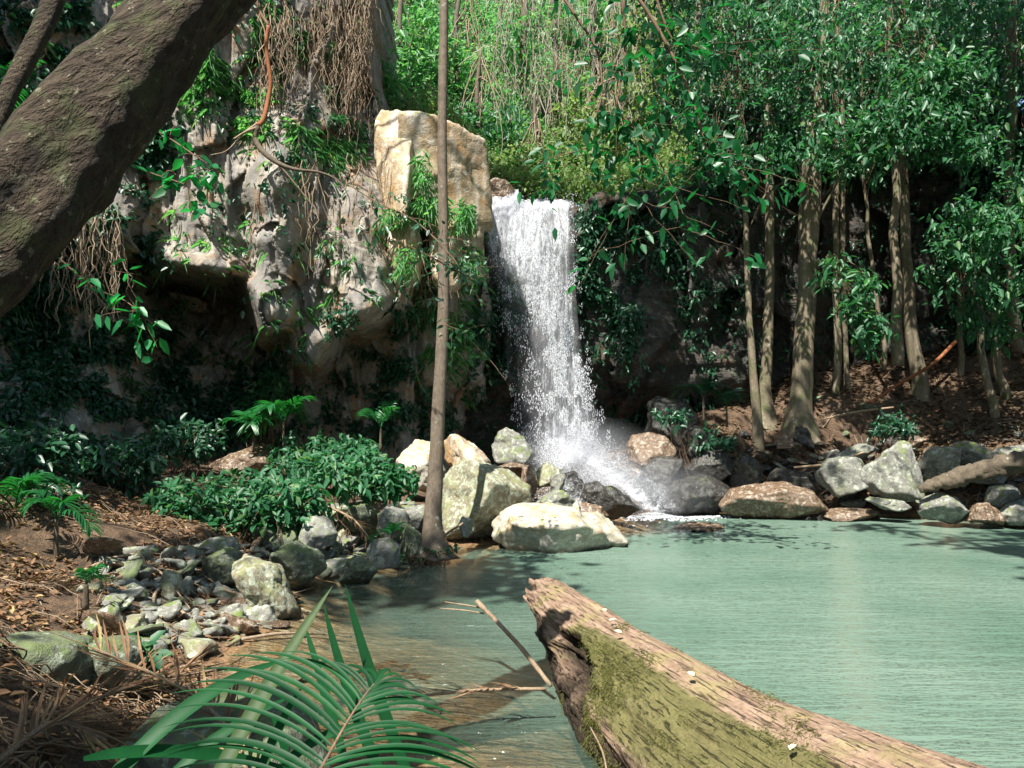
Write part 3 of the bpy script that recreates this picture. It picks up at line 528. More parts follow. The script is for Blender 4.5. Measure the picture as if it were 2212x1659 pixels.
 ([(790, 1190), (800, 1160), (840, 1150), (865, 1175), (860, 1215), (810, 1222)], 10.2, .4, 'grey', 55, 'pale green block standing at the water left of the trunk', {}),
 ([(735, 1240), (750, 1205), (785, 1200), (815, 1232), (790, 1262), (745, 1262)], 9.6, .4, 'greenrock', 56, 'triangular dark stone at the stream edge', {}),
 ([(985, 1130), (1000, 1115), (1022, 1122), (1026, 1145), (1008, 1158), (988, 1150)], 11.9, .25, 'grey', 57, 'small pale lichen stone at the foot of the big boulder', {}),
 ([(865, 1160), (880, 1130), (905, 1135), (915, 1190), (890, 1205), (870, 1195)], 10.9, .4, 'greenrock', 58, 'upright stone pressed against the trunk foot', {}),
 ([(425, 1180), (455, 1160), (500, 1162), (510, 1195), (450, 1205)], 9.2, .5, 'grey', 59, 'grey stone beneath the leafy shrub mass', {}),
]
for poly, Y, dep, mt, sd, lab, k in ROCKS: rock(poly, Y, dep, mt, sd, lab, **k)
# tan outcrop blocks on the cliff shoulder
OUT = [([(812, 262), (826, 240), (862, 242), (898, 266), (896, 400), (890, 480), (845, 485), (812, 440)], 15.9, 1.6, 'tan', 101, 'tall narrow tan pillar of rock on the shoulder of the cliff', dict(tilt=(.02, .08), amp=.05, fr=2.4, sharp=90, facets=2)),
 ([(870, 280), (900, 278), (965, 286), (1050, 308), (1056, 345), (1052, 420), (1048, 470), (870, 460)], 16.3, 2.2, 'tan', 102, 'big square cream and orange block beside the top of the falls', dict(tilt=(.01, .05), amp=.045, fr=2.0, sharp=120, facets=0)),
 ([(925, 430), (1046, 420), (1044, 500), (1036, 600), (1000, 650), (945, 600)], 16.15, 1.8, 'tan', 103, 'tan rock face directly under the square block', dict(tilt=(.02, .1), sharp=60, facets=2, amp=.1)),
 ([(835, 450), (885, 440), (915, 480), (905, 600), (870, 640), (840, 560)], 15.6, 1.1, 'tan', 104, 'small cream rock foot below the tan pillar', dict(sub=4, amp=.12)),
 ([(1040, 398), (1060, 388), (1098, 394), (1120, 420), (1100, 450), (1045, 440)], 18.9, .8, 'brownwet', 105, 'flat brown ledge that the water pours over on the left', {}),
 ([(1108, 425), (1140, 415), (1240, 416), (1246, 445), (1120, 452)], 19.9, .8, 'wet', 106, 'dark ledge that the water pours over on the right', {})]
for poly, Y, dep, mt, sd, lab, k in OUT: rock(poly, Y, dep, mt, sd, lab, name='rock_outcrop', **k)
# ------------------------------------------------------------------ small stones: one object each, by patch
rng = np.random.default_rng(5)
def stones(n, region, size, mats, label, group, flat=.7, seed=0, edge=None):
    """region: pixel polygon the stones stand in; base protos shared"""
    r = np.random.default_rng(seed); reg = np.array(region, float); lo, hi = reg.min(0), reg.max(0); protos = []
    for k in range(4):
        pl = rpoly(1000, 800, 1100, 870, r, 5); V, Fc = rock_geo(pl, 10, .5 * r.uniform(.8, 1.3), seed * 10 + k, sub=4, amp=.05, facets=3)
        V = V - V.mean(0); V = V / np.abs(V).max(); protos.append(V)
    mes = [mesh('stone', V, Fc, M[mats[k % len(mats)]]) for k, V in enumerate(protos)]
    c = 0; tries = 0
    while c < n and tries < n * 30:
        tries += 1; p = r.uniform(lo, hi); ins = False; j = len(reg) - 1
        for i in range(len(reg)):
            if (reg[i][1] > p[1]) != (reg[j][1] > p[1]) and p[0] < (reg[j][0] - reg[i][0]) * (p[1] - reg[i][1]) / (reg[j][1] - reg[i][1]) + reg[i][0]: ins = not ins
            j = i
        if not ins: continue
        q = hit(*p, water=False); s = size[0] * (size[1] / size[0]) ** (r.random() ** 1.8)
        o = link('stone', mes[r.integers(4)], None, (q[0], q[1], q[2] + s * .25)); o.scale = (s * r.uniform(.8, 1.3), s * r.uniform(.7, 1.1), s * r.uniform(.5, .9) * flat * 1.3)
        o.rotation_euler = (r.normal() * .35, r.normal() * .35, r.uniform(0, 6.28)); tag(o, label, 'stone', group); c += 1
stones(72, [(560, 1110), (900, 1080), (915, 1195), (700, 1265), (560, 1180)], (.08, .36), ['grey', 'greenrock', 'grey', 'mossy'], 'small angular stone in the rubble left of the thin trunk', 'rubble left of the thin trunk', seed=11)
stones(60, [(180, 1200), (560, 1180), (640, 1340), (440, 1420), (200, 1380)], (.06, .26), ['grey', 'mossy', 'brownwet', 'greenrock'], 'small stone among roots and dead leaves on the left bank', 'stones on the left bank', seed=12)
stones(34, [(1130, 985), (1380, 985), (1440, 1100), (1210, 1100)], (.1, .32), ['wet', 'brownwet', 'wet', 'wet'], 'small wet stone in the white water under the falls', 'wet stones under the falls', seed=13)
stones(44, [(1360, 960), (1650, 930), (1900, 1000), (1850, 1090), (1400, 1095)], (.14, .48), ['wet', 'wet', 'brownwet', 'wet'], 'small dark stone in the shaded pile right of the falls', 'dark stones right of the falls', seed=14)
stones(60, [(1640, 1000), (2230, 940), (2230, 1130), (1800, 1100)], (.12, .46), ['grey', 'grey', 'wet', 'brownwet'], 'small grey stone in the pile along the right bank', 'stones along the right bank', seed=15)
stones(12, [(950, 985), (1180, 985), (1180, 1060), (1020, 1060)], (.1, .25), ['brownwet', 'pale', 'grey', 'brownwet'], 'small reddish stone behind the big lichen boulder', 'reddish stones behind the lichen boulder', seed=16)
stones(8, [(640, 1300), (900, 1250), (1060, 1640), (640, 1650)], (.05, .17), ['brownwet', 'pale', 'brownwet', 'greenrock'], 'stone lying under the shallow clear water near the palm', 'submerged stones in the shallows', seed=17, flat=.5)
stones(9, [(1700, 860), (2200, 850), (2200, 960), (1700, 985)], (.08, .25), ['greenrock', 'wet', 'greenrock', 'grey'], 'small stone half buried in the slope under the right-hand trees', 'stones on the wooded slope', seed=18)
def rubble(n, regs, size, mat, label, seed):
    r = np.random.default_rng(seed); B = Bag(); pr = []
    for k in range(6):
        V, Fc = rock_geo(rpoly(1000, 800, 1100, 870, r, 5), 10, .5, seed * 10 + k, sub=3, facets=3); V = V - V.mean(0); pr.append((V / np.abs(V).max(), Fc))
    for k in range(n):
        reg = regs[r.integers(len(regs))]; a, b = r.random(2); p = np.array(reg[0]) * (1 - a) * (1 - b) + np.array(reg[1]) * a * (1 - b) + np.array(reg[2]) * a * b + np.array(reg[3]) * (1 - a) * b
        q = hit(*p, water=False); V, Fc = pr[r.integers(6)]; s = size[0] * (size[1] / size[0]) ** r.random(); t = r.uniform(0, 6.28); c_, s_ = math.cos(t), math.sin(t)
        W = V * np.array([r.uniform(.8, 1.3), r.uniform(.7, 1.1), r.uniform(.45, .8)]) * s; W = np.stack([W[:, 0] * c_ - W[:, 1] * s_, W[:, 0] * s_ + W[:, 1] * c_, W[:, 2] + r.normal() * .3 * W[:, 0]], 1); B.add(W + q + [0, 0, s * .2], Fc)
    o = B.obj('rubble', M[mat], origin=(0, 0, 0)); tag(o, label, kind='stuff')
rubble(620, [[(180, 1200), (560, 1180), (640, 1340), (300, 1420)], [(560, 1110), (900, 1080), (915, 1195), (600, 1240)]], (.03, .15), 'grey', 'fine grey broken stone filling gaps on the left bank', 31)
rubble(300, [[(1360, 980), (1650, 960), (1850, 1085), (1420, 1095)], [(1640, 1000), (2230, 950), (2230, 1125), (1800, 1090)]], (.06, .2), 'wet', 'dark broken stone filling gaps between boulders on the right bank', 32)
rubble(90, [[(950, 990), (1180, 990), (1240, 1090), (1120, 1080)]], (.04, .14), 'brownwet', 'small reddish broken stone between boulders at the foot of the falls', 33)
# ------------------------------------------------------------------ trunks
def bark(name, a, b, sc=1.0, lich=.4, streak=(9, 9, 1.6), lc=(.34, .36, .29), bd=.02, moss=0, rot=None):
    m = NT(name); src = m.rot(rot) if rot else None; v = m.map(tuple(s * sc for s in streak), src); n1 = m.noise(1.0, 6, .65, vec=v, dist=.4); n2 = m.noise(3 * sc, 5, .6, seed=2); n3 = m.noise(1.0, 3, .6, vec=m.map((60 * sc, 60 * sc, 14 * sc) if not rot else (45, 45, 9), src), seed=4)
    c = m.mix(m.ramp(n1, [(.3, 0.0), (.65, 1.0)]), a, b); c = m.mix(m.ramp(n3, [(.3, .6), (.55, 0.0)]), c, tuple(x * .3 for x in a))
    c = m.mix(m.ramp(m.noise(7 * sc, 5, .7, seed=6), [(.66 - .14 * lich, 0.0), (.70 - .12 * lich, .8)]), c, lc)
    if moss: c = m.mix(m.ramp(n2, [(.5, 0.0), (.62, moss)]), c, (.07, .10, .03))
    h = m.math('ADD', n1, m.math('MULTIPLY', n3, .4)); return m.done(m.pr(c, .85, .3, m.bump(h, bd)))
M['bark_thin'] = bark('thin_trunk_bark', (.115, .09, .066), (.175, .14, .105), 1.0, .35, streak=(6, 6, 9), bd=.008)
M['bark_big'] = bark('leaning_trunk_bark', (.035, .025, .016), (.085, .062, .04), 3.0, .5, streak=(5, 5, .8), lc=(.24, .23, .16), bd=.10, moss=.4, rot=(0, -.8, 0))
M['bark_right'] = bark('slope_trunk_bark', (.16, .13, .085), (.245, .205, .145), 1.0, .5, lc=(.36, .36, .28), bd=.03, moss=.6)
M['bark_dark'] = bark('dark_bark', (.09, .07, .05), (.15, .12, .085), 1.0, .3)
M['deadwood'] = bark('dead_wood', (.20, .14, .09), (.36, .27, .18), 1.2, .1, streak=(5, 5, 5), bd=.02)
M['vine'] = bark('dry_vine', (.24, .17, .11), (.40, .31, .22), 2, 0, bd=.004)
M['twig'] = bark('fine_twig', (.11, .07, .045), (.22, .14, .09), 2, 0, bd=.003)
M['redvine'] = bark('red_vine', (.22, .08, .035), (.35, .14, .06), 2, 0, bd=.005)
def flare(k, ph, amt=.9, start=.86, seed=0):
    return lambda th, t: np.clip((t - start) / (1 - start), 0, 1) ** 1.6 * amt * (.6 + .9 * np.maximum(np.cos(k * th + ph + 1.2 * np.sin(th + seed)), -.2)) + .04 * np.sin(3 * th + seed + 4 * t)
def pxpath(pts, scale=1.0): 
    """(px, py, distance, width in pixels) -> centres and radii"""
    a = np.array(pts, float); return P(a[:, 0], a[:, 1], a[:, 2]), a[:, 3] / 2 / F * a[:, 2] * scale
# ------------------------------------------------------------------ foliage materials
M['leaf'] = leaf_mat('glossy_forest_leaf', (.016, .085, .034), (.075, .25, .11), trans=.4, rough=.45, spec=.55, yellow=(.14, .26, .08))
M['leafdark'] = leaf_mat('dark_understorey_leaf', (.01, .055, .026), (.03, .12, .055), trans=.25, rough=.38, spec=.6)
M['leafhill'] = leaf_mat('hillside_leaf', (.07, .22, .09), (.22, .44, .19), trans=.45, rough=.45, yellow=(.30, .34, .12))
M['leafyel'] = leaf_mat('olive_leaf', (.11, .19, .06), (.27, .36, .14), trans=.4, rough=.5, yellow=(.30, .22, .10))
M['leafbright'] = leaf_mat('bright_near_leaf', (.012, .13, .04), (.03, .27, .09), trans=.5, rough=.4, tcol=(1.3, 2.2, 1.0))
M['leafshrub'] = leaf_mat('shrub_leaf', (.016, .09, .035), (.05, .20, .085), trans=.35, rough=.48, spec=.45, yellow=(.12, .24, .07))
M['palm'] = leaf_mat('palm_leaflet', (.012, .11, .03), (.03, .20, .06), trans=.4, rough=.38, spec=.6, tcol=(1.4, 2.0, .8))
M['heropalm'] = leaf_mat('foreground_palm_leaflet', (.003, .045, .013), (.014, .135, .035), trans=.35, rough=.52, spec=.28, yellow=(.09, .13, .03), tcol=(1.3, 2.0, .8))
M['leafhang'] = leaf_mat('hanging_branch_leaf', (.008, .08, .028), (.02, .19, .06), trans=.45, rough=.4, tcol=(1.2, 2.0, .9))
M['dryleaf'] = leaf_mat('dead_leaf', (.11, .055, .03), (.38, .24, .14), trans=.1, rough=.7, spec=.2, yellow=(.5, .40, .18))
M['shadelitter'] = leaf_mat('shaded_dead_leaf', (.05, .028, .018), (.16, .10, .06), trans=.1, rough=.75, spec=.15, yellow=(.26, .2, .10))  # darker copy of the dead leaf; shade on the right slope put into colour
M['moss'] = leaf_mat('moss_tuft', (.075, .085, .022), (.22, .215, .07), trans=.2, rough=.8, spec=.1)
def zlift(p, f): q = np.array(p, float); q[..., 2] += f; return q
# ------------------------------------------------------------------ trees on the right slope
def crown_pts(blobs, rng, k=1.0):
    out = []
    for px, py, Y, rx, rz, n in blobs:
        n = int(n * k)
        c = P(px, py, Y); s = Y / F
        u = rng.normal(size=(n, 3)); u = u / np.linalg.norm(u, axis=1, keepdims=True) * rng.uniform(.25, 1, (n, 1)) ** .6
        out.append(c + u * np.array([rx * s, (rx + rz) * .5 * s, rz * s]))
    return np.vstack(out)
def tree(path, label, blobs=None, mat='bark_right', leaf='leaf', lobes=None, seed=0, per=15, L=.125, W=.052, rad=.3, sides=14, limbs=None, nl=8, n=28, name='tree', group='slender trees on the right slope', cat='tree'):
    rg = np.random.default_rng(seed); C, r = pxpath(path); qq = smoothpath(np.column_stack([C, r]), 60); C, r = qq[:, :3], qq[:, 3]; wv = np.linspace(0, 1, 60)[:, None]; C = C + np.array([.05, .05, 0]) * (.3 if group is None else 1) * np.column_stack([fbm(np.column_stack([wv * 7 + seed * 3.1, wv * 0, wv * 0]), 5, 3), fbm(np.column_stack([wv * 7 + seed * 1.7, wv * 0 + 4, wv * 0]), 6, 3), 0 * wv[:, 0]])
    o = empty(name, C[-1], label, cat, group)
    V, Fc = tube(C, r, sides, n, rough=.05, rf=3, seed=seed, lobes=lobes); obj('trunk', V, Fc, M[mat], o)
    if limbs:
        for lp in limbs:
            c, rr = pxpath(lp); V, Fc = tube(c, rr, 6, 14, rough=.1, rf=6, seed=seed); obj('limb', V, Fc, M[mat], o)
    if blobs:
        pts = crown_pts(blobs, rg, .8); B = Bag(); B.add(*sprays(pts, per, rad, L, W, rg, droop=.75, up=.7, lj=.45)); cr = B.obj('crown', M[leaf], o)
        b = Bag(); top = C[:20]; k = min(nl * 3, len(pts)); idx = rg.choice(len(pts), k, replace=False)
        st = top[rg.integers(0, len(top), k)] + rg.normal(size=(k, 3)) * .05; b.add(*strands(st, pts[idx], -.25, .009, rg, 6, .05, 4)); b.obj('branches', M['twig'], o)
    return o
RT = [
 ([(1600, -160, 17.6, 8), (1598, 150, 17.6, 10), (1596, 500, 17.6, 12), (1593, 700, 17.6, 13), (1592, 858, 17.6, 14)], 'thin brown trunk leftmost of the slope trees and partly behind its pale neighbour', [(1500, 60, 17.6, 130, 120, 80), (1470, 230, 17.4, 90, 90, 40)], {}),
 ([(1600, -160, 17, 7), (1601, 200, 17, 9), (1609, 500, 17, 12), (1617, 700, 17, 14), (1630, 880, 17, 20), (1635, 960, 17, 26)], 'thin pale trunk leaning slightly left that stands nearest the falls', [(1440, -40, 17.6, 120, 80, 50), (1620, 80, 17, 110, 110, 70)], {}),
 ([(1655, -160, 17.4, 14), (1656, 150, 17.4, 16), (1659, 500, 17.4, 20), (1660, 700, 17.4, 22), (1658, 840, 17.4, 26), (1656, 905, 17.4, 46)], 'straight mossy trunk widening into a broad dark base', [(1640, 240, 17.2, 90, 120, 70), (1560, 330, 17, 60, 60, 24)], dict(lobes=flare(5, 1, .35, .86, 2))),
 ([(1790, -160, 16.8, 22), (1775, 180, 16.8, 28), (1760, 400, 16.8, 34), (1745, 560, 16.8, 38), (1738, 720, 16.8, 42), (1730, 850, 16.8, 46), (1726, 890, 16.8, 56), (1726, 918, 16.8, 70)], 'thickest slope trunk with buttress roots and a cut branch stub', [(1780, 110, 16.5, 150, 140, 130), (1830, 300, 16.0, 110, 80, 70), (1700, 280, 16.8, 70, 130, 50), (1860, 330, 15.9, 90, 60, 50)],
   dict(lobes=flare(6, .5, .45, .84, 5), sides=22, limbs=[[(1752, 500, 16.8, 8), (1790, 430, 16.5, 6), (1830, 350, 16.2, 3)], [(1745, 250, 16.8, 8), (1730, 480, 16.9, 12), (1738, 560, 16.8, 16)], [(1735, 640, 16.8, 10), (1760, 622, 16.7, 8), (1790, 610, 16.6, 4)], [(1748, 545, 16.6, 5), (1765, 580, 16.4, 5), (1766, 560, 16.3, 4), (1800, 590, 16.2, 3), (1840, 575, 16.1, 2)], [(1620, 490, 17.0, 3), (1655, 420, 16.9, 6), (1700, 390, 16.8, 3)]])),
 ([(1812, -100, 18.6, 10), (1808, 300, 18.6, 12), (1806, 600, 18.6, 14), (1804, 850, 18.6, 18)], 'slim dark trunk just right of the thickest trunk', [(1900, 60, 17.5, 130, 120, 90), (1960, 180, 17, 100, 90, 60)], {}),
 ([(1816, -100, 19, 7), (1818, 400, 19, 9), (1824, 650, 19, 10), (1832, 845, 19, 12)], 'very thin trunk standing in the shade between the thickest trunk and the pale ledges', [(1700, 30, 18, 120, 100, 50)], {}),
 ([(1850, -100, 19.2, 5), (1866, 380, 19.2, 7), (1880, 520, 19.2, 8), (1896, 650, 19.2, 9), (1912, 800, 19.2, 10)], 'thin trunk leaning left in front of the pale rock ledges', [(1990, -20, 18, 120, 80, 50)], {}),
 ([(1924, -120, 18.2, 14), (1930, 300, 18.2, 16), (1936, 550, 18.2, 19), (1944, 790, 18.2, 26)], 'dark straight trunk left of the pair on the right slope', [(2060, 80, 16.6, 120, 110, 80), (2050, 260, 15.6, 100, 80, 80), (2100, 310, 15.2, 60, 50, 40)], {}),
 ([(1938, -120, 17.6, 13), (1948, 260, 17.6, 16), (1958, 500, 17.6, 20), (1972, 700, 17.6, 26), (1990, 855, 17.6, 38)], 'pale-spotted trunk right of the pair on the right slope', [(1960, 270, 15.6, 110, 70, 80), (2080, 180, 15.4, 90, 70, 60), (2010, 180, 15.6, 80, 60, 60)], dict(lobes=flare(4, 1, .3, .85, 7))),
 ([(2100, 450, 17.4, 10), (2112, 650, 17.4, 13), (2132, 800, 17.4, 16), (2150, 900, 17.4, 20)], 'leaning trunk left of the two beside the low crown near the right edge', [(2090, 500, 15.5, 80, 80, 70), (2040, 600, 15.8, 50, 60, 26)], {}),
 ([(2130, 430, 17.9, 11), (2140, 620, 17.9, 14), (2154, 760, 17.9, 17), (2168, 860, 17.9, 20)], 'leaning trunk right of the two beside the low crown near the right edge', [(2170, 560, 15.6, 70, 120, 90), (2190, 430, 15.6, 60, 80, 50)], {}),
 ([(2066, 520, 18.6, 9), (2072, 700, 18.6, 11), (2074, 810, 18.6, 14)], 'dark thin trunk in the shade left of the low crown', [(2150, 680, 16.5, 80, 60, 50)], {}),
 ([(2178, -100, 19, 14), (2186, 200, 19, 16), (2180, 420, 19, 18), (2196, 760, 19, 26)], 'shaded trunk close to the right edge of the slope', [(2160, 60, 17.5, 100, 150, 100), (2220, 250, 17.5, 80, 150, 80)], {}),
 ([(1720, -150, 19.5, 8), (1722, 180, 19.5, 9), (1740, 560, 19.5, 10), (1741, 830, 19.5, 12)], 'thin trunk hidden behind the thickest trunk', [(1560, -80, 18.5, 120, 60, 40)], {}),
]
for i, (pth, lab, bl, k) in enumerate(RT):
    x_, y_, _, w_ = pth[-1]; q_ = hit(x_, y_, False)
    if y_ > 800: pth = [(a, b, q_[1], d) for a, b, c, d in pth] + [(x_, y_ + 42, q_[1], w_ * 1.25)]
    if k.get('limbs'): k['limbs'] = [[(a, b, c - 16.8 + q_[1], d) for a, b, c, d in l] for l in k['limbs']]
    tree(pth, lab, bl, seed=200 + i, **k)
# sapling in the middle of the slope trees
tree([(1795, 560, 16.4, 3), (1800, 640, 16.4, 4), (1806, 760, 16.5, 5), (1808, 850, 16.6, 6)], 'small drooping sapling with green leaves hanging between the slope trunks', [(1850, 640, 16.1, 45, 55, 34), (1880, 720, 16.0, 35, 50, 26), (1800, 590, 16.2, 30, 30, 12)], seed=231, group='saplings', L=.15, W=.06, name='sapling', cat='sapling')
# ------------------------------------------------------------------ thin central trunk
tree([(1000, -900, 12.0, 14), (966, -300, 11.6, 17), (960, 0, 11.4, 19), (958, 300, 11.3, 21), (957, 600, 11.2, 24), (948, 850, 11.1, 28), (940, 1050, 11.05, 34), (934, 1150, 11.0, 48), (930, 1200, 11.0, 82)], 'tall thin straight grey-brown trunk standing at the edge of the pool', None, mat='bark_thin', lobes=flare(5, .4, .35, .9, 3), sides=24, n=80, seed=3, group=None)
# ------------------------------------------------------------------ leaning big trunk, upper left
C, r = pxpath([(700, -330, 3.7, 175), (555, -150, 3.5, 182), (418, 0, 3.3, 192), (322, 108, 3.2, 204), (230, 215, 3.1, 218), (135, 335, 3.0, 236), (0, 488, 2.85, 262), (-150, 640, 2.75, 285), (-420, 940, 2.6, 330)]); r = r * .93
C = np.vstack([C, [(-3.1, 2.45, 1.15), (-3.75, 2.3, .35), (-3.95, 2.25, -.3)]]); r = np.append(r, [.29, .36, .44])
o = empty('leaning_tree', C[-1], 'huge leaning tree trunk with lichen crossing the upper left corner', 'tree')
V, Fc = tube(C, r, 72, 170, rough=.09, rf=7, seed=9, lobes=lambda th, t: .10 * np.sin(2 * th + 5 * t) + .07 * np.sin(3 * th - 9 * t) + .05 * np.cos(5 * th + 8 * t) - .16 * np.exp(-((np.mod(th - 3.3 + 1.2 * t, 6.283) - 3.14) / .22) ** 2)); obj('trunk', V, Fc, M['bark_big'], o)
C, r = pxpath([(150, -120, 3.9, 46), (100, 40, 3.8, 44), (50, 140, 3.7, 42), (10, 220, 3.6, 40), (-60, 380, 3.4, 50), (-200, 700, 2.8, 70)]); V, Fc = tube(C, r, 20, 50, rough=.12, rf=6, seed=12); obj('limb', V, Fc, M['bark_big'], o)
# ------------------------------------------------------------------ ferny and leafy cover on the cliffs
rg = np.random.default_rng(77)
def on_relief(V, ok, UV, n, dens, rg):
    """random points on a relief, with pixel-density function"""
    nx, ny = ok.shape; out = []; nn = []; got = 0; W_ = []
    T_ = nrm(np.cross(np.gradient(V, axis=1), np.gradient(V, axis=0)))
    while got < n:
        i = rg.integers(0, nx - 1, n * 2); j = rg.integers(0, ny - 1, n * 2); d = dens(UV[0][i, j], UV[1][i, j])
        m = (rg.random(len(i)) < d) & ok[i, j]; i, j = i[m], j[m]; a = rg.random((len(i), 1)); b = rg.random((len(i), 1))
        p = V[i, j] * (1 - a) + V[i + 1, j] * a + (V[i, j + 1] - V[i, j]) * b; t = T_[i, j]; t = np.where(t[:, 1:2] > 0, -t, t)
        out.append(p); nn.append(t); got += len(p)
        if len(out) > 60: break
    return np.vstack(out)[:n], np.vstack(nn)[:n]
def blobd(blobs, base=0.0, nz=40, seed=0, th=.0):
    def f(u, v):
        d = np.full(u.shape, base)
        for x, y, rx, ry, a in blobs: d = np.maximum(d, a * np.exp(-(((u - x) / rx) ** 2 + ((v - y) / ry) ** 2) ** 2))
        k = fbm(np.stack([u / nz, v / nz, 0 * u], -1), seed, 3); return d * np.clip(.5 + 1.6 * (k - th), 0, 1)
    return f
IVY = blobd([(-350, 400, 300, 700, .35), (-20, 300, 160, 500, .5), (120, 120, 90, 120, .8), (60, 560, 120, 200, .7), (250, 620, 90, 190, 1), (180, 800, 260, 160, 1), (420, 880, 160, 90, .9), (100, 960, 320, 90, 1), (560, 900, 110, 110, 1), (600, 820, 70, 60, .8), (250, 480, 70, 60, .8), (310, 300, 60, 80, .7), (440, 250, 50, 60, .15),
              (700, 860, 90, 60, .5), (830, 820, 90, 70, 1), (730, 700, 40, 40, .5), (900, 580, 40, 90, .4), (910, 420, 30, 80, .5), (1000, 480, 30, 50, .5), (950, 760, 70, 80, .6), (1030, 740, 30, 120, .8), (870, 900, 120, 60, .7), (720, 240, 60, 50, .6), (640, 330, 50, 40, .25), (560, 190, 40, 100, .15), (610, 60, 40, 60, .5), (760, 330, 40, 60, .4), (880, 720, 50, 80, .5)], .03, seed=3)
pts, nn = on_relief(LCV, LCok, LCuv, 13000, IVY, rg)
B = Bag(); B.add(*sprays(pts + nn * .07, 4, .13, .105, .055, rg, droop=.6, up=.6, outw=nn * .9)); o = B.obj('creeper_leaves', M['leafdark'], origin=(-4, 14, 1)); tag(o, 'small-leaved creepers and ferns clinging to the left cliff', 'creeper', kind='stuff')
# lighter ferny grass on lit cliff ledges
FG = blobd([(600, 90, 50, 90, .7), (560, 220, 40, 50, .3), (640, 300, 60, 40, .5), (720, 330, 50, 40, .5), (910, 380, 30, 60, 1), (925, 470, 40, 60, 1), (1000, 450, 40, 60, 1), (890, 620, 40, 60, .4), (950, 600, 50, 50, .3), (960, 720, 80, 80, .4), (500, 500, 40, 40, .12), (560, 260, 50, 40, 1), (860, 330, 20, 60, .4), (450, 180, 40, 60, .6)], .015, seed=8)
pts, nn = on_relief(LCV, LCok, LCuv, 1900, FG, rg); k = 5; b = np.repeat(pts, k, 0) + rg.normal(size=(len(pts) * k, 3)) * .04; d = np.repeat(nn, k, 0) * .7 + rg.normal(size=b.shape) * .6; d[:, 2] += .1
B = Bag(); B.add(*leaves(b, d, np.tile([0, 0, 1.0], (len(b), 1)) + rg.normal(size=b.shape) * .3, rg.uniform(.12, .34, len(b)), .018, rg, droop=.8)); o = B.obj('grass_tufts', M['leafhill'], origin=(-2, 15, 5)); tag(o, 'thin grass and fern tufts rooted in cracks of the sunlit cliff', 'grass', kind='stuff')
bl = crown_pts([(915, 370, 15.15, 18, 50, 36), (925, 450, 15.3, 50, 26, 60), (1005, 465, 15.4, 26, 36, 50), (1020, 560, 15.6, 20, 40, 30), (880, 560, 15.1, 30, 40, 30), (846, 470, 15, 30, 14, 20)], rg); b = np.repeat(bl, 6, 0) + rg.normal(size=(len(bl) * 6, 3)) * .05; d = rg.normal(size=b.shape) * .7 + np.array([0, -.4, 0])
B = Bag(); B.add(*leaves(b, d, np.tile([0, -.4, .9], (len(b), 1)) + rg.normal(size=b.shape) * .3, rg.uniform(.1, .24, len(b)), .022, rg, droop=.9)); o = B.obj('grass_tufts', M['leafhill'], origin=(-1.5, 15, 6)); tag(o, 'light green ferns and grass filling the gap under the cream block', 'grass', kind='stuff')
# right cliff cover
RCD = blobd([(1290, 560, 50, 120, .9), (1330, 480, 60, 50, .5), (1080, 700, 30, 120, .8), (1400, 520, 120, 90, .35), (1500, 620, 120, 100, .25), (1350, 640, 40, 120, .7), (1500, 330, 200, 80, .8), (1800, 300, 300, 80, .9), (2150, 500, 120, 250, .9), (2150, 780, 150, 60, .8), (1450, 900, 120, 40, .5)], .05, seed=13)
pts, nn = on_relief(RCV, RCok, RCuv, 9000, RCD, rg)
B = Bag(); B.add(*sprays(pts + nn * .08, 4, .16, .13, .06, rg, droop=.6, up=.6, outw=nn * .9)); o = B.obj('creeper_leaves', M['leafdark'], origin=(4, 19, 3)); tag(o, 'dark creepers growing on the shaded cliff right of the waterfall', 'creeper', kind='stuff')
# ------------------------------------------------------------------ hanging dry roots
def hang(n, region, Y, zl, seed, r=.007, spread=.3):
    r_ = np.random.default_rng(seed); u = r_.uniform(region[0], region[2], n); v = r_.uniform(region[1], region[3], n)
    A = P(u, v, Y + r_.normal(size=n) * spread); Bq = A.copy(); Bq[:, 2] -= r_.uniform(zl[0], zl[1], n); Bq[:, 0] += r_.normal(size=n) * .15; Bq[:, 1] += r_.normal(size=n) * .15
    return A, Bq
B = Bag()
for n, rgn, Y, zl, sd in [(330, (670, -120, 800, 60), 16.2, (.8, 3.0), 1), (120, (650, 0, 790, 180), 16.0, (.4, 1.6), 2), (60, (560, 0, 640, 60), 15, (.5, 3), 3), (60, (100, 440, 260, 520), 12.6, (.6, 1.8), 4), (40, (540, 300, 700, 420), 14.6, (.5, 2.4), 5), (70, (880, 440, 1000, 620), 16, (.3, 1.2), 6), (60, (700, 330, 860, 460), 15.5, (.5, 1.6), 7)]:
    A, b = hang(n, rgn, Y, zl, sd); B.add(*strands(A, b, 0, rg.uniform(.005, .016, len(A)), rg, 10, .075))
o = B.obj('hanging_roots', M['vine'], origin=(-3.5, 16, 7)); tag(o, 'tangle of dry roots and vines hanging over the cliff edge', 'roots', kind='stuff')
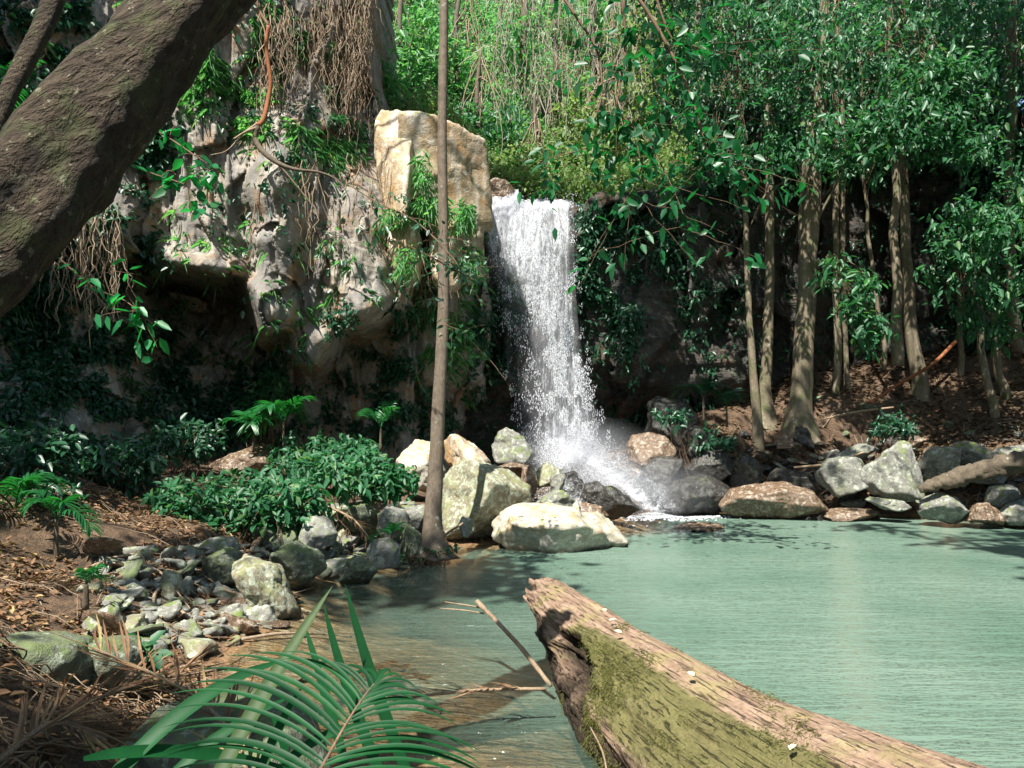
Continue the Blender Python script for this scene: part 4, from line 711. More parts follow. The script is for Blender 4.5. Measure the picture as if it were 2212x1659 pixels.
# ------------------------------------------------------------------ hillside vegetation
def hillp(n, box, Y0, Y1, rg):
    x = rg.uniform(box[0], box[1], n); y = rg.uniform(Y0, Y1, n) ; return x, y
rg = np.random.default_rng(31); N = 60000
x = rg.uniform(-9, 20, N); t = rg.random(N) ** 1.6 * 26; fy = np.interp(x, [-60, -12, -7, -5.2, -3.4, -2.6, -.6, 0, 1.6, 4, 7, 9, 15, 20, 60], [12, 12.5, 15.5, 17.5, 18.6, 19.2, 19.6, 19.5, 19.4, 20.2, 21.2, 21.5, 20.5, 19, 14]); y = fy + t
m = np.abs(x / y) < .8; x, y = x[m], y[m]; cl = fbm(np.stack([x, y, 0 * x], -1) * .55, 90, 3)
z = hzf(x, y) + np.maximum(0, .3 + 1.3 * cl) * rg.random(len(x)) ** .6 + .05; pts = np.stack([x, y, z], 1); keep = (cl > -.75); pts = pts[keep]; cl = cl[keep]
yel = fbm(pts * .35, 95, 2) + .35 * np.exp(-((pts[:, 0] - 3) / 3.0) ** 2) > .28
shd = pts[:, 0] > 4.6 + .8 * vn(pts * .5, 3); B = Bag(); B.add(*sprays(pts[shd], 4, .25, .2, .09, rg, droop=.5, up=.5)); o = B.obj('undergrowth_leaves', M['leafdark'], origin=(8, 24, 9)); tag(o, 'undergrowth with shade put into its dark leaf colour on the hillside behind the right-hand trees', 'undergrowth', kind='stuff')  # right part takes the darker leaf, its shade carried by colour
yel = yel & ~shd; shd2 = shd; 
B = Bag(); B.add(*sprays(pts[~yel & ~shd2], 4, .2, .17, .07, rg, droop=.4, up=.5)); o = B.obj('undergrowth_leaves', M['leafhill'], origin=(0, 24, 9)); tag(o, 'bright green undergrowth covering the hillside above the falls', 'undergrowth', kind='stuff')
B = Bag(); B.add(*sprays(pts[yel], 4, .2, .12, .05, rg, droop=.4, up=.4)); o = B.obj('undergrowth_leaves', M['leafyel'], origin=(2, 24, 9)); tag(o, 'olive and yellowish scrub on the hillside right of the falls', 'undergrowth', kind='stuff')
M['palevine'] = bark('pale_dry_vine', (.34, .29, .22), (.52, .47, .38), 2, 0, bd=.004)
# dry vine tangle above the falls
A = []; Bq = []; n = 420; u = rg.uniform(1050, 1400, n); v = rg.uniform(-60, 300, n); A = P(u, v, 23.0 + rg.normal(size=n) * .9); Bq = A + rg.normal(size=(n, 3)) * np.array([.35, .3, .3]); Bq[:, 2] -= rg.uniform(.2, 2.6, n)
B = Bag(); B.add(*strands(A, Bq, rg.uniform(-.2, .3, n), rg.uniform(.007, .018, n), rg, 8, .06)); o = B.obj('vine_tangle', M['palevine'], origin=(1.5, 23, 9)); tag(o, 'pale tangle of dry vines on the slope above the falls', 'vines', kind='stuff')
# hillside trees and shrubs
def hilltree(px, py, Y, h, blobs, label, leaf, seed, w=14, L=.2, per=8, rad=.35):
    base = P(px, py, Y); rg = np.random.default_rng(seed); o = empty('hillside_tree', base, label, 'tree', 'trees on the hillside above the falls')
    top = base + np.array([rg.normal() * .4, 0, h]); V, Fc = tube([base - [0, 0, .6], base * .5 + top * .5 + [rg.normal() * .2, 0, 0], top], [w / F * Y / 2, w / F * Y / 2.4, .03], 10, 14, rough=.06, seed=seed); obj('trunk', V, Fc, M['bark_thin'], o)
    pts = crown_pts([(a, b, Y, c, d, e) for a, b, c, d, e in blobs], rg); B = Bag(); B.add(*sprays(pts, per, rad, L, L * .38, rg, droop=.4, up=.6)); B.obj('crown', M[leaf], o)
    k = 14; i = rg.choice(len(pts), k); st = base + (top - base) * rg.uniform(.4, 1, (k, 1)); B = Bag(); B.add(*strands(st, pts[i], -.3, .02, rg, 5, .04, 4)); B.obj('branches', M['vine'], o)
HT = [(880, 260, 23, 5, [(870, 140, 75, 90, 90), (930, 60, 60, 60, 50)], 'bright green bushy tree above the tan pillar', 'leafhill'),
 (1000, 240, 24, 5, [(1000, 150, 70, 70, 70), (1060, 220, 50, 60, 40)], 'bright green tree just right of the thin trunk above the block', 'leafhill'),
 (1040, 330, 22, 3, [(1090, 300, 60, 70, 70), (1020, 260, 50, 30, 30)], 'low glossy green bush behind the top of the square block', 'leaf'),
 (940, 80, 30, 9, [(910, 20, 60, 50, 60), (850, 0, 50, 60, 50)], 'dark tree high on the hillside behind the thin trunk', 'leafdark'),
 (1150, 120, 29, 8, [(1130, 20, 60, 60, 60), (1080, 70, 50, 40, 40)], 'pale green tree at the top of the slope above the vine tangle', 'leafhill'),
 (1290, 330, 22, 3, [(1280, 310, 90, 60, 70), (1240, 250, 50, 60, 40)], 'rounded olive bush above the right side of the falls', 'leafyel'),
 (1440, 200, 23, 6, [(1430, 90, 90, 90, 80), (1400, 200, 60, 70, 50)], 'olive leafy tree behind the hanging branch', 'leafyel'),
 (1230, 60, 27, 8, [(1250, -20, 80, 50, 50), (1330, 30, 60, 50, 40)], 'sparse tree with pale stems above the vine tangle', 'leafhill'),
 (1500, 150, 26, 8, [(1520, 20, 90, 80, 70)], 'shaded green tree between the olive tree and the slope trees', 'leaf'),
 (1600, 260, 21.5, 4, [(1580, 120, 100, 130, 110), (1520, 250, 60, 60, 40)], 'shaded leafy tree behind the two thinnest slope trunks', 'leafdark'),
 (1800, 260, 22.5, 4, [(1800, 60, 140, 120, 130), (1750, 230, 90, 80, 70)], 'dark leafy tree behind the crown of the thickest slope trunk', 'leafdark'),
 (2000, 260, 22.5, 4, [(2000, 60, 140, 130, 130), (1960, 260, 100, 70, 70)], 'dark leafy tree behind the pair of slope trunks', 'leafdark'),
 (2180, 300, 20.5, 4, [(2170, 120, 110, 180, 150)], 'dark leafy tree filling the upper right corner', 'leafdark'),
 (1120, 200, 24, 7, [(1110, 90, 60, 70, 70), (1150, 170, 45, 50, 30)], 'pale-stemmed leafy tree left of the vine tangle', 'leafhill'),
 (1210, 220, 24.5, 7, [(1200, 50, 60, 50, 50), (1230, 180, 40, 40, 26)], 'thin leafy tree rising through the middle of the vine tangle', 'leafhill'),
 (1340, 240, 24, 7, [(1350, 100, 60, 70, 60), (1330, 220, 50, 50, 34)], 'yellow-green tree right of the vine tangle', 'leafyel'),
 (1290, 120, 26, 8, [(1290, 20, 60, 40, 40)], 'small crowned tree at the top of the slope behind the vines', 'leafhill'),
 (1180, 360, 21, 2, [(1140, 370, 50, 30, 40), (1190, 390, 40, 20, 24)], 'low leafy bush growing at the lip of the falls', 'leaf')]
for i, (px, py, Y, h_, bl, lab, lf) in enumerate(HT): hilltree(px, py, Y, h_, bl, lab, lf, 300 + i)
# far forest wall closing the view behind the hill
rg = np.random.default_rng(41)
for i in range(26):
    a = rg.uniform(-.75, .75); Y = rg.uniform(36, 60); x = a * Y; z = float(hzf(np.array([x]), np.array([Y]))[0]); base = np.array([x, Y, z]); h_ = rg.uniform(6, 11)
    o = empty('far_tree', base, 'distant leafy tree on the ridge behind the falls', 'tree', 'distant trees on the ridge'); V, Fc = tube([base - [0, 0, 1], base + [0, 0, h_]], [.3, .1], 8, 6); obj('trunk', V, Fc, M['bark_dark'], o)
    u = nrm(rg.normal(size=(420, 3))) * rg.uniform(.4, 1, (420, 1)) * np.array([3.6, 3.6, 4.5]) + base + [0, 0, h_]; B = Bag(); B.add(*sprays(u, 7, .8, .5, .22, rg)); B.obj('crown', M['leafhill' if i % 3 else 'leafdark'], o)
# ------------------------------------------------------------------ waterfall: veils of water, drops, churned white water
def fall_mat(name, thr, sc, seed):
    m = NT(name); d = m.attr('dens'); v = m.map(sc); n = m.noise(1.0, 6, .72, vec=v, seed=seed, dist=.3); n2 = m.noise(1.0, 3, .7, vec=m.map((46, 46, 9)), seed=seed + 2)
    n = m.math('ADD', m.math('MULTIPLY', n, .65), m.math('MULTIPLY', n2, .35)); k = m.math('ADD', m.math('MULTIPLY', d, 1.0), m.math('MULTIPLY', n, 2.6)); k = m.math('SUBTRACT', k, 1.9 + thr)
    f = m.math('MULTIPLY', k, 2.2, True); f = m.math('MAXIMUM', m.math('MULTIPLY', f, .74), m.math('MULTIPLY', m.math('POWER', d, 2.4), .15)); f = m.math('MULTIPLY', f, m.ramp(d, [(.0, 0.0), (.12, 1.0)]))
    a = m.pr((.80, .83, .89), .5, .4); t = m.n('ShaderNodeBsdfTransparent'); tr = m.n('ShaderNodeBsdfTranslucent'); tr.inputs[0].default_value = (.9, .92, .96, 1)
    y = m.n('ShaderNodeMixShader'); y.inputs[0].default_value = .35; m.t.links.new(a, y.inputs[1]); m.t.links.new(tr.outputs[0], y.inputs[2])
    x = m.n('ShaderNodeMixShader'); m.set(x.inputs[0], f); m.t.links.new(t.outputs[0], x.inputs[1]); m.t.links.new(y.outputs[0], x.inputs[2]); return m.done(x.outputs[0])
mw = NT('water_drop'); a_ = mw.pr((.88, .9, .94), .25, .6); b_ = mw.n('ShaderNodeBsdfTranslucent'); b_.inputs[0].default_value = (.9, .92, .96, 1); x_ = mw.n('ShaderNodeMixShader'); x_.inputs[0].default_value = .4; mw.t.links.new(a_, x_.inputs[1]); mw.t.links.new(b_.outputs[0], x_.inputs[2]); M['drop'] = mw.done(x_.outputs[0])
# rows down the fall: v, left px, right px, py, distance, core centre, core width, density
FR = np.array([
 (0.00, 1042, 1238, 412, 18.9, 1080, 60, 1.0), (.03, 1042, 1240, 432, 18.55, 1090, 80, 1.0), (.08, 1042, 1240, 470, 18.4, 1110, 95, 1.0), (.18, 1046, 1240, 530, 18.3, 1135, 95, .95), (.30, 1060, 1242, 600, 18.2, 1168, 95, .88),
 (.45, 1080, 1247, 680, 18.1, 1194, 74, .84), (.62, 1092, 1260, 770, 18.0, 1208, 70, .82), (.80, 1105, 1282, 860, 17.9, 1222, 78, .82), (1.0, 1115, 1312, 960, 17.8, 1235, 95, .88), (1.08, 1110, 1320, 1000, 17.6, 1235, 100, .88)])
def frow(v): return [np.interp(v, FR[:, 0], FR[:, k]) for k in range(1, 8)]
fo = empty('waterfall', P(1230, 960, 17.8), 'white waterfall dropping over the dark ledge into the pool', 'waterfall')
for L in range(3):
    nu, nv = 44, 120; U, Vv = np.meshgrid(np.linspace(0, 1, nu), np.linspace(0, 1.08, nv), indexing='ij'); l, r_, y, Yd, cc, cw, dn = frow(Vv)
    px = l + (r_ - l) * U; Yd = Yd + (L - 1) * .14 * np.minimum(Vv * 4, 1) + .1 * fbm(np.stack([px / 30, y / 160, 0 * U], -1), 400 + L, 3); y = y + 5 * fbm(np.stack([px / 9, 0 * px, 0 * px + L], -1), 430, 3) * (Vv < .05); pts = P(px, y + np.where(px > 1120, 20, 0) * (Vv < .03), Yd)
    e = np.clip(np.minimum(U, 1 - U) * 14, 0, 1); dens = dn * np.exp(-((px - cc) / cw) ** 2 * .5) * (.25 + .75 * e)
    dens = np.maximum(dens, 1.0 * e * np.clip(1.25 - Vv * 2.3, 0, .88)); dens = np.maximum(dens, .5 * np.exp(-((px - 1238 - 30 * Vv ** 2) / 9) ** 2) * (Vv < .6)); dens = np.maximum(dens, .5 * np.exp(-((px - 1098) / 7) ** 2) * (Vv < .75))
    obj('water_veil', pts.reshape(-1, 3), grid_faces(nu, nv), fall_mat('falling_water', .09 + .09 * L, (13, 13, 1.3), 3 + 5 * L), fo, attr={'dens': dens.ravel()})
def drops(C, size, stretch, rg):
    n = len(C); o_ = np.array([(1, 0, 0), (0, 1, 0), (-1, 0, 0), (0, -1, 0), (0, 0, 1), (0, 0, -1)], float); f = np.array([(0, 1, 4), (1, 2, 4), (2, 3, 4), (3, 0, 4), (1, 0, 5), (2, 1, 5), (3, 2, 5), (0, 3, 5)])
    V = o_[None] * size[:, None, None] * np.array([1, 1, 1.0]) ; V[:, :, 2] *= stretch[:, None]; a = rg.uniform(-.5, .5, n); x = V[:, :, 0] * np.cos(a)[:, None] - V[:, :, 2] * np.sin(a)[:, None] * .4; V[:, :, 0] = x
    V += C[:, None]; return V.reshape(-1, 3), (f[None] + (np.arange(n) * 6)[:, None, None]).reshape(-1, 3)
rg = np.random.default_rng(8)
N = 24000; v = rg.random(N) ** .8; l, r_, y, Yd, cc, cw, dn = frow(v); k = rg.random(N)
px = np.where(k < .72, cc + rg.normal(size=N) * cw * (.45 + .12 * v), np.where(k < .84, l + (r_ - l) * rg.random(N), np.where(k < .92, 1098 + rg.normal(size=N) * 8, 1236 + 30 * v ** 2 + rg.normal(size=N) * 7)))
cl = fbm(np.stack([px / 14, y / 30, 0 * px], -1), 555, 3); m = (cl > -.15 + .3 * (k > .72)) & (px < r_ + 14) & (px > 1043); px, y, Yd = px[m], y[m], Yd[m]; n = len(px)
C = P(px, y, Yd + rg.normal(size=n) * .18 - .1); V, Fc = drops(C, rg.uniform(.003, .009, n), rg.uniform(1.2, 5, n), rg); obj('falling_drops', V, Fc, M['drop'], fo)
# splash fan over the rocks
N = 15000; t = rg.random(N) ** 1.1; ang = rg.random(N); x0 = 1235 + rg.normal(size=N) * 40; px = x0 + t * (ang * 230 - 70) + rg.normal(size=N) * 10; py = 965 + t * 125 + rg.normal(size=N) * 14 - 50 * (t * (1 - t)) * rg.random(N) * 2; Yd = 17.8 - 2.6 * t + rg.normal(size=N) * .25
C = P(px, py, Yd); zt = np.maximum(tq(C[:, 0], C[:, 1]), 0); C = C[C[:, 2] > zt - .05]; n = len(C); V, Fc = drops(C, rg.uniform(.004, .010, n), rg.uniform(.7, 1.6, n), rg); obj('splash_drops', V, Fc, M['drop'], fo)
# cascade running over the rocks (sheet just over the stones)
def cascade(path, w0, w1, seed, dn=.9, lift=.1):
    a = np.array(path, float); q = smoothpath(a, 40); nu = 16; U = np.linspace(-1, 1, nu)[:, None]; T = np.linspace(0, 1, 40)[None]
    px = q[:, 0][None] + U * (w0 + (w1 - w0) * T); py = q[:, 1][None] + U * 6 + 8 * fbm(np.stack([px / 18, q[:, 1][None] / 14 + 0 * px, 0 * px], -1), seed, 3); Yd = q[:, 2][None] - lift + .12 * fbm(np.stack([px / 12, py / 12, 0 * px], -1), seed + 3, 3)
    dens = dn * (1 - np.abs(U) ** 2) * np.ones_like(px); obj('cascade', P(px, py, Yd).reshape(-1, 3), grid_faces(nu, 40), fall_mat('running_water', .03, (4, 4, 3), seed), fo, attr={'dens': dens.ravel()})
cascade([(1250, 975, 17.4), (1300, 1010, 16.6), (1350, 1050, 15.6), (1400, 1085, 15.2), (1430, 1104, 14.9)], 50, 46, 21)
cascade([(1210, 985, 17.0), (1215, 1030, 15.4), (1240, 1070, 14.6), (1262, 1108, 14.0)], 40, 24, 22, .75)
cascade([(1280, 985, 17.0), (1320, 1000, 16.6), (1380, 1020, 16.2), (1420, 1060, 15.9), (1450, 1100, 15.5)], 30, 40, 23, .7)
cascade([(1500, 1020, 16.0), (1500, 1060, 15.5), (1505, 1100, 15.3)], 60, 70, 24, .35)
# foam on the pool
q = G(np.array([1300, 1420, 1620]), np.array([1112, 1106, 1106]), 0)
N = 9000; t = rg.random(N); px = 1290 + 480 * t ** 1.3 + rg.normal(size=N) * 12; py = 1106 + np.abs(rg.normal(size=N)) * (9 * (1 - t) + 2) - 4 + 6 * np.exp(-((px - 1480) / 90) ** 2); C = G(px, py, .012); m = fbm(C * np.array([1.5, 4, 0]), 71, 3) > -.25; C = C[m]; n = len(C)
V, Fc = drops(C, rg.uniform(.012, .04, n), rg.uniform(.3, .6, n), rg); o = obj('foam', V, Fc, M['drop'], origin=(4, 16, 0)); tag(o, 'white foam line where the falls run into the pool', 'foam', kind='stuff')
# fine spray hanging at the foot of the fall
mm = NT('spray_mist'); nz = mm.noise(.9, 2, .5); 
obx = mm.n('ShaderNodeTexCoord').outputs['Object']; ln = mm.n('ShaderNodeVectorMath', operation='LENGTH'); mm.t.links.new(obx, ln.inputs[0])
dn = mm.math('SUBTRACT', 1.0, ln.outputs['Value'], True); dn = mm.math('MULTIPLY', mm.math('POWER', dn, 1.5), mm.ramp(nz, [(.3, .3), (.7, 1.0)])); dn = mm.math('MULTIPLY', dn, 1.1)
pv = mm.n('ShaderNodeVolumePrincipled'); pv.inputs['Color'].default_value = (.9, .93, 1, 1); mm.set(pv.inputs['Density'], dn); mm.t.links.new(pv.outputs[0], mm.out.inputs[1]); mist = mm.m
D, Fc = ico(3)
for i, (px, py, Y, rx, rz) in enumerate([(1260, 990, 17.0, 2.0, 1.0), (1370, 1050, 15.9, 1.8, .8)]):
    c = P(px, py, Y); o = link('spray', mesh('spray', D, Fc, mist), None, tuple(c)); o.scale = (rx, 1.0, rz); tag(o, ['soft white spray hanging where the falling water hits the rocks', 'soft white spray drifting low over the edge of the pool'][i], 'spray', kind='stuff')
# ------------------------------------------------------------------ great log in the foreground
AX = np.array([(.25, 7.6, .30, .20), (.47, 6.75, .27, .265), (.71, 5.75, .20, .345), (.92, 4.95, .15, .43), (1.19, 4.1, .11, .465), (1.60, 3.1, .17, .52), (2.16, 1.8, .28, .58), (2.62, .7, .36, .62)])
q = smoothpath(AX, 260); sN = np.linspace(0, 1, 260); AXC, AXR = q[:, :3], q[:, 3]
def log_axis(s): return np.stack([np.interp(s, sN, AXC[:, k]) for k in range(3)], -1), np.interp(s, sN, AXR)
nt, nsn = 150, 330; th = np.linspace(0, 2 * math.pi, nt, endpoint=False)
# angle 0 = right (+x), pi/2 = up, pi = left
def s_start(th):
    d = np.mod(th, 2 * math.pi); knots = np.array([0, .35, .8, 1.8, 2.3, 2.7, 3.0, 3.25, 3.6, 4.2, 4.8, 5.3, 5.8, 6.2832]); vals = np.array([.08, .02, .0, .0, .015, .05, .11, .22, .28, .27, .22, .17, .13, .08])
    j = .022 * fbm(np.stack([np.cos(th) * 4, np.sin(th) * 4, 0 * th], -1), 14, 4) + .015 * fbm(np.stack([np.cos(th) * 14, np.sin(th) * 14, 0 * th], -1), 15, 2); return np.clip(np.interp(d, knots, vals) + j, 0, 1)
s0 = s_start(th); Tt = np.linspace(0, 1, nsn)
Sg = s0[:, None] + (1 - s0[:, None]) * Tt[None]
Cc, Rr = log_axis(Sg); dirx = np.array([.93, .36, 0]); 
_a = np.mod(th[:, None] + 0 * Sg, 6.283); _hn = fbm(np.stack([np.cos(_a) * 3, Sg * 22, np.sin(_a) * 3], -1), 44, 4); _hd = np.sqrt(((_a - 2.78) / .42) ** 2 + ((Sg - .315) / .085) ** 2) + .45 * _hn; HOLE = np.clip((1 - _hd) * 5, 0, 1)
_hd2 = np.sqrt(((_a - 2.35) / .22) ** 2 + ((Sg - .035) / .03) ** 2) + .3 * _hn; HOLE = np.maximum(HOLE, .6 * np.clip((1 - _hd2) * 4, 0, 1))
def log_pt(scale, rough):
    a = th[:, None] + 0 * Sg; rr = Rr * scale * (1 - (.5 * HOLE if scale == 1 else .5 * HOLE)) * (1 + .07 * np.sin(2 * a + 1) + .04 * np.sin(3 * a + 6 * Sg))
    V = Cc + dirx * (np.cos(a) * rr)[..., None] + np.array([0, 0, 1.0]) * (np.sin(a) * rr * .95)[..., None]
    nn = dirx * np.cos(a)[..., None] + np.array([0, 0, 1.0]) * np.sin(a)[..., None]
    u = Sg * 8; pn = np.stack([np.cos(a) * 1.5 * 5, u * 1.1, np.sin(a) * 1.5 * 5], -1); low = np.clip((np.cos(a) * -.8 - np.sin(a) * .55 + .35), 0, 1)
    return V + nn * (rough * (.018 * fbm(pn, 30, 4) + .05 * low * ridge(np.stack([np.cos(a) * 4, u * 2.2, np.sin(a) * 4], -1), 33, 4)))[..., None], nn
Vo, Nn = log_pt(1.0, 1.0); Vi, _ = log_pt(.80, 1.6); Vi = Vi + 0
VV = np.vstack([Vo.reshape(-1, 3), Vi.reshape(-1, 3)]); f1 = grid_faces(nt, nsn, True); f2 = grid_faces(nt, nsn, True)[:, ::-1] + nt * nsn
i = np.arange(nt); j = (i + 1) % nt; rim = np.stack([j * nsn, i * nsn, i * nsn + nt * nsn, j * nsn + nt * nsn], 1)
lm = NT('weathered_log'); n1 = lm.noise(1.0, 6, .65, vec=lm.map((16, 1.8, 16), lm.rot((0, 0, -.315))), dist=.5); ck = lm.noise(1.0, 4, .6, vec=lm.map((60, 3.5, 60), lm.rot((0, 0, -.315))), seed=31); n2 = lm.noise(22, 4, .65, seed=3); n3 = lm.noise(3, 5, .65, seed=5)
c = lm.mix(lm.ramp(n1, [(.3, 0.0), (.65, 1.0)]), (.20, .125, .085), (.38, .27, .195)); c = lm.mix(lm.ramp(n2, [(.3, .5), (.5, 0.0)]), c, (.10, .065, .04)); c = lm.mix(lm.ramp(n3, [(.5, 0.0), (.62, .55)]), c, (.30, .27, .11)); c = lm.mix(lm.ramp(lm.noise(9, 5, .7, seed=9), [(.62, 0.0), (.66, .5)]), c, (.58, .54, .46))
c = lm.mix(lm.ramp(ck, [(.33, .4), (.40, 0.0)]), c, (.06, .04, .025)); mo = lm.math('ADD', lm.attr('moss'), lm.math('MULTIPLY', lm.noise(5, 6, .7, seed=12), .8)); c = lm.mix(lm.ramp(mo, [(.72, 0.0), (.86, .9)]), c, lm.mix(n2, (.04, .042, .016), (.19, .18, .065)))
c = lm.mix(lm.math('MULTIPLY', lm.attr('rot'), .92), c, (.022, .016, .011))  # near-black tone stands in for shade inside and beneath the log
M['log'] = lm.done(lm.pr(c, .9, .2, lm.bump(lm.math('ADD', lm.math('ADD', n1, lm.math('MULTIPLY', n2, .5)), lm.math('MULTIPLY', lm.ramp(ck, [(.34, 0.0), (.44, 1.0)]), 1.2)), .04)))
lo = empty('fallen_log', (.95, 4.95, -.3), 'huge hollow fallen log with a broken end and moss lying in the pool', 'log')
mv = np.exp(-((np.mod(th[:, None] + 0 * Sg, 6.283) - 2.4) / .6) ** 2) * np.clip((Sg - .2) * 10, 0, 1) * .8; mv = mv * (1 - HOLE) * (_a < 3.3); shade_tone = np.maximum(np.clip(HOLE * 1.4, 0, 1), np.clip((_a - 2.82 - .3 * _hn) * 3, 0, 1) * (_a < 5.2)); obj('log_wood', VV, [f1, f2, rim], M['log'], lo, attr={'moss': np.concatenate([mv.ravel(), 0 * mv.ravel()]), 'rot': np.concatenate([shade_tone.ravel(), 0 * shade_tone.ravel() + 1])})  # mask paints shade into the hollow, the inner wall and the underside
# moss on the side facing the bank
rg = np.random.default_rng(17); n = 240000; ti = rg.integers(0, nt, n); si = rg.integers(0, nsn, n); a = th[ti]; S_ = Sg[ti, si]; mz = fbm(np.stack([np.cos(a) * 3, S_ * 16, np.sin(a) * 3], -1), 40, 4)
w_ = np.exp(-((np.mod(a, 6.283) - 2.4) / .62) ** 2) * 1.4 - .62 + 1.15 * mz; m = (w_ > rg.random(n) * .6) & (S_ > .3) & (HOLE[ti, si] < .1); p = Vo[ti[m], si[m]]; nn = Nn[ti[m], si[m]]; d = nn * .6 + rg.normal(size=p.shape) * .8; d[:, 2] -= .25
B = Bag(); B.add(*leaves(p + rg.normal(size=p.shape) * .012, d, rg.normal(size=p.shape), rg.uniform(.008, .026, len(p)) * (1 + .5 * (mz[m] > .4)), .0032, rg, droop=.4)); B.obj('moss', M['moss'], lo)
# pale leaves lying on the log
for k, (tt, ss, rot, lab) in enumerate([(1.7, .30, .3, 'single pale leaf lying on the log near its broken notch'), (1.5, .26, 1.5, 'small white leaf on the log just above the notch'), (1.75, .52, 2, 'green-white leaf lying halfway along the mossy log'), (2.1, .66, .8, 'tiny white leaf on the moss of the log near the lower edge'), (1.8, .36, 2.5, 'cream leaf low on the bare part of the log')]):
    C_, R_ = log_axis(np.array([ss])); p = C_[0] + dirx * math.cos(tt) * R_[0] * 1.04 + np.array([0, 0, 1]) * math.sin(tt) * R_[0] * 1.03
    nn_ = dirx * math.cos(tt) + np.array([0, 0, 1]) * math.sin(tt); V, Fc, _ = leaves(p[None], np.array([[math.cos(rot), math.sin(rot), .1]]), nn_[None], .06, .035, rg, droop=0)
    if k == 0: NTm = NT('fallen_pale_leaf'); M['paleleaf'] = NTm.done(NTm.pr((.62, .62, .40), .6))
    o = obj('fallen_leaf', V, Fc, M['paleleaf']); tag(o, lab, 'leaf', 'pale leaves on the log')
# ------------------------------------------------------------------ sticks and dead fronds
def stick(path, label, mat='deadwood', sides=7, n=16, rough=.15, name='stick', group=None):
    C, r = pxpath(path); V, Fc = tube(C, r, sides, n, rough=rough, rf=12, seed=int(path[0][0])); o = obj(name, V, Fc, M[mat]); tag(o, label, 'stick', group); return o
stick([(1190, 1482, 5.6, 9), (1130, 1405, 5.8, 10), (1080, 1350, 6.0, 10), (1030, 1299, 6.2, 11)], 'bare pinkish stick rising out of the water left of the log')
stick([(1036, 1312, 6.2, 4), (1000, 1306, 6.3, 3), (960, 1300, 6.4, 2)], 'thin twig pointing left from the tip of the bare stick')
stick([(1045, 1325, 6.2, 4), (1000, 1318, 6.3, 3), (950, 1314, 6.4, 2)], 'lower thin twig pointing left from the bare stick')
stick([(1275, 1570, 4.6, 3), (1300, 1620, 4.3, 4), (1312, 1670, 4.1, 4)], 'thin root hanging from the dark side of the log')
stick([(1985, 1058, 14.4, 16), (2020, 1046, 14.3, 26), (2060, 1034, 14.2, 36), (2140, 1012, 14.0, 40), (2260, 985, 13.6, 50)], 'weathered fallen trunk lying on the stones at the right edge', mat='bark_dark', sides=24, n=60, rough=.28, name='fallen_log')
stick([(1715, 1010, 16.4, 5), (1800, 1000, 16.2, 5), (1868, 976, 16.0, 4)], 'thin grey pole lying over the rocks left of the largest grey boulder')
stick([(1880, 870, 18.6, 5), (1940, 830, 18.9, 7), (2010, 790, 19.2, 8), (2064, 738, 19.6, 8)], 'broken reddish branch lying up the wooded slope', 'redvine')
stick([(1780, 905, 17.6, 4), (1850, 890, 17.6, 6), (1930, 880, 17.6, 4)], 'thin root running along the slope litter')
for k, (pth, lab, mt) in enumerate([
 ([(580, 55, 14.0, 7), (575, 100, 14, 9), (584, 170, 14, 9), (582, 200, 14, 9), (570, 255, 13.9, 10), (556, 272, 13.8, 12)], 'reddish bare vine hanging down in front of the tan cliff', 'redvine'),
 ([(548, -40, 14.1, 5), (560, 20, 14.1, 6), (580, 55, 14.0, 7)], 'thin dark vine running up from the reddish vine', 'twig'),
 ([(556, 272, 13.8, 12), (552, 300, 13.8, 13), (568, 328, 13.7, 12), (600, 352, 13.6, 10), (640, 366, 13.5, 8), (690, 372, 13.4, 6), (730, 390, 13.3, 4), (755, 430, 13.2, 3), (752, 470, 13.2, 2)], 'dark crooked branch arching right from the cliff', 'bark_dark'),
 ([(556, 275, 13.8, 8), (530, 285, 13.7, 5), (505, 300, 13.6, 3)], 'pale short branch pointing left from the crooked branch', 'vine'),
 ([(556, 266, 13.8, 6), (525, 290, 13.7, 4), (490, 325, 13.6, 2), (455, 335, 13.6, 2)], 'long thin twig reaching left from the crooked branch', 'vine'),
 ([(600, 352, 13.6, 4), (640, 400, 13.5, 3), (680, 450, 13.4, 2)], 'fine twig dropping from the crooked branch', 'twig')]):
    stick(pth, lab, mt, name='vine_branch', n=24, rough=.1)
# fine branches reaching right across the cliff
def leafy(path, label, leafm, L, W, n, seed, spread=.12, name='leafy_branch', group=None, subs=4, sl=.4, drop=.5, big=False, cat='branch'):
    rg = np.random.default_rng(seed); C, r = pxpath(path); q = smoothpath(np.column_stack([C, r]), 30); base = q[0, :3]
    o = empty(name, base, label, cat, group); V, Fc = tube(C, r, 6, 30, rough=.08, rf=15, seed=seed); obj('branch', V, Fc, M['twig'], o)
    A = q[rg.integers(6, 30, subs), :3]; E = A + rg.normal(size=(subs, 3)) * sl * np.array([.8, .5, .5]) - np.array([0, 0, sl * .5]); B = Bag(); B.add(*strands(A, E, -.03, .004, rg, 8, .03, 4)); B.obj('twigs', M['twig'], o)
    t = rg.random(n); k = rg.random(n) < .3; i = rg.integers(0, subs, n); p = np.where(k[:, None], q[(t * 29).astype(int), :3], A[i] + (E[i] - A[i]) * t[:, None]) + rg.normal(size=(n, 3)) * spread * .4
    d = rg.normal(size=(n, 3)) * np.array([.9, .6, .5]) + np.array([0, 0, -drop]); B = Bag(); B.add(*leaves(p, d, nrm(rg.normal(size=(n, 3)) * .6 + np.array([0, -.45, .8])), rg.uniform(.7, 1.2, n) * L, W, rg, fold=.08, droop=.2)); B.obj('leaves', M[leafm], o); return o
